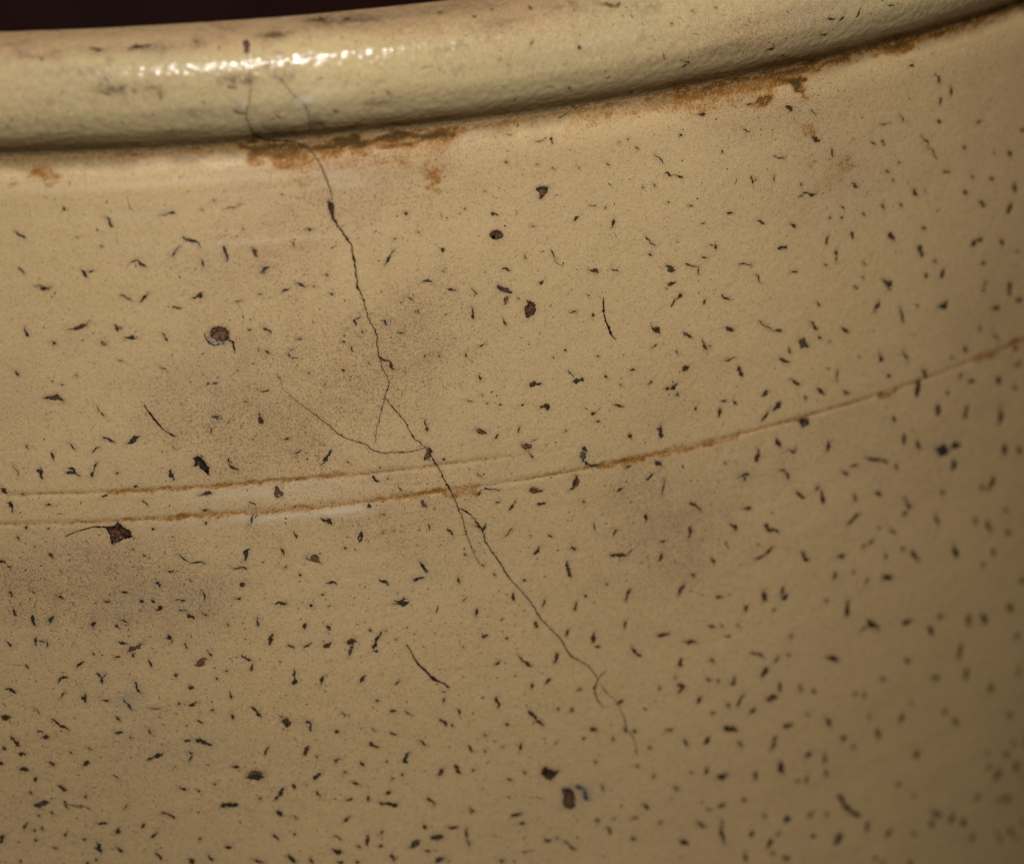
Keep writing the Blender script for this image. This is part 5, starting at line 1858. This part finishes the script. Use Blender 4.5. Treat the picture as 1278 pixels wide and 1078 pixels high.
def finish(mk, name, label=None, kind=None):
    o = link(name, mk.mesh(name), root)
    if label: o['label'] = label
    if kind: o['kind'] = kind
    return o
KIND = {'brown': ((.045, .026, .016), (.16, .090, .050), (.21, .120, .068)), 'pit': ((.035, .020, .013), (.115, .062, .038), (.15, .075, .050)),
        'dark': ((.024, .015, .010), (.032, .021, .017), (.042, .028, .026)), 'pale': ((.24, .20, .155), (.40, .36, .30), (.42, .38, .32)),
        'wedge': ((.050, .030, .020), (.065, .038, .026), (.06, .035, .025)), 'plug': ((.085, .050, .030), (.12, .065, .045), (.12, .065, .045))}
NAMES = {'brown': 'brown_inclusion', 'pit': 'iron_pit', 'dark': 'iron_pit', 'pale': 'glaze_chip', 'plug': 'iron_pit', 'wedge': 'crack'}
for k, pts in PATCHES:
    mk = Marks(); e, m_, i_ = KIND[k]
    if k == 'pale':       # crescent: a strip rather than a fan
        h = len(pts)//2+1
        top = pts[1:7][::1]; bot = [pts[0]]+pts[:6:-1]
        n = 12
        def rs(a, n):
            a = np.array(a); d = np.concatenate([[0], np.cumsum(np.hypot(*np.diff(a, axis=0).T))]); t = np.linspace(0, d[-1], n)
            return np.stack([np.interp(t, d, a[:, 0]), np.interp(t, d, a[:, 1])], -1)
        A, B = rs(top, n), rs(bot, n); us = []; ss = []; tn = []
        for a, b_ in zip(A, B):
            for q in (0, .5, 1): us.append(a[0]*(1-q)+b_[0]*q); ss.append(a[1]*(1-q)+b_[1]*q); tn.append(jit(m_ if q == .5 else e, .1))
        fs = []
        for i in range(n-1):
            k3 = 3*i; fs += [(k3, k3+1, k3+4, k3+3), (k3+1, k3+2, k3+5, k3+4)]
        mk.add(place(us, ss, .010), fs, tn); finish(mk, NAMES[k], 'pale grey crescent chip beside the brown inclusion'); continue
    patch(mk, pts, e, m_, i_)
    finish(mk, NAMES[k])
CRN = {'low': 'crack', 'main': 'crack', 'side': 'crack', 'faint': 'crack', 'rim': 'crack', 'fissure': 'fissure'}
for k, pts in CRACKS:
    mk = Marks(); P = []
    for i, (p, q) in enumerate(zip(pts, pts[1:])):
        l = math.hypot(q[0]-p[0], q[1]-p[1]); n = max(2, int(l/.2))
        for j in range(n):
            t = j/n; jt = .02 if k == 'fissure' else .07
            P.append((p[0]+(q[0]-p[0])*t+rnd.uniform(-jt, jt), p[1]+(q[1]-p[1])*t+rnd.uniform(-jt, jt), max(.035, (p[2]+(q[2]-p[2])*t)*(rnd.uniform(.2, 1.0) if k == 'rim' else rnd.uniform(.55, 1.1)*(1.9 if rnd.random() < .07 else 1)))))
    P.append(pts[-1])
    e, m_ = {'main': ((.060, .034, .018), (.036, .020, .011)), 'low': ((.13, .083, .045), (.085, .052, .028)), 'side': ((.12, .075, .042), (.085, .050, .028)),
             'faint': ((.22, .15, .095), (.18, .115, .075)), 'rim': ((.16, .12, .07), (.085, .062, .036)), 'fissure': ((.045, .026, .014), (.024, .014, .009))}[k]
    ribbon(mk, P, e, m_, .016, .3)
    finish(mk, CRN[k])

strokes.sort(key=lambda t: -(math.hypot(t[2]-t[0], t[3]-t[1])+t[4])*t[4]*(.5 if t[5] == 'f' else 1))
single, rest = strokes[:270], strokes[270:]
for t in single:
    mk = Marks(); speck(mk, *t); finish(mk, 'iron_speck')
mk = Marks()
for t in rest: speck(mk, *t)
# pin-prick dots between the transcribed ones, thicker where the glaze is dusty, and the same speckle carried round the pot
du_grid = lambda u, s: FIELD['dust'][min(NS-1, np.searchsorted(SR, s)), min(NU-1, np.searchsorted(U, u))]
for _ in range(12500):
    u = rnd.uniform(-40, 100); s = rnd.uniform(-100, 13)
    dn = .22+.75*du_grid(u, s)+(.6 if s < -48 and u < 34 else 0)
    if s > 0: dn *= .7
    if s > -14 and s < -.5: dn *= .7
    if rnd.random() > dn: continue
    r_ = rnd.choice((.05, .06, .07, .08, .10, .13)); a = rnd.uniform(0, 6.28); l = r_*rnd.uniform(.3, 2.6)
    speck(mk, u, s, u+math.cos(a)*l, s+math.sin(a)*l, r_*1.15, rnd.choice('drrff'))
for _ in range(8500):
    u = rnd.uniform(-430, 430); s = rnd.uniform(-285, 10)
    if -36 < u < 96 and s > -84: continue
    a = rnd.gauss(1.2, .7)*rnd.choice((-1, 1)); l = rnd.uniform(.3, 1.5)
    speck(mk, u, s, u+math.cos(a)*l, s+math.sin(a)*l, rnd.uniform(.2, .75), rnd.choice('ddbbrrf'))
finish(mk, 'fine_speckle', 'tiny brown pin-prick specks all over the glaze', 'stuff')

# ------------------------------------------------------------------ the surface it stands on
me = bpy.data.meshes.new('tabletop')
v = [(-1.2, -1.0, -.03), (1.2, -1.0, -.03), (1.2, 1.0, -.03), (-1.2, 1.0, -.03), (-1.2, -1.0, 0), (1.2, -1.0, 0), (1.2, 1.0, 0), (-1.2, 1.0, 0)]
me.from_pydata(v, [], [(3, 2, 1, 0), (4, 5, 6, 7), (0, 1, 5, 4), (1, 2, 6, 5), (2, 3, 7, 6), (3, 0, 4, 7)]); me.materials.append(table_material())
tb = link('tabletop', me); tb.location.z = -.0005; tb['kind'] = 'structure'
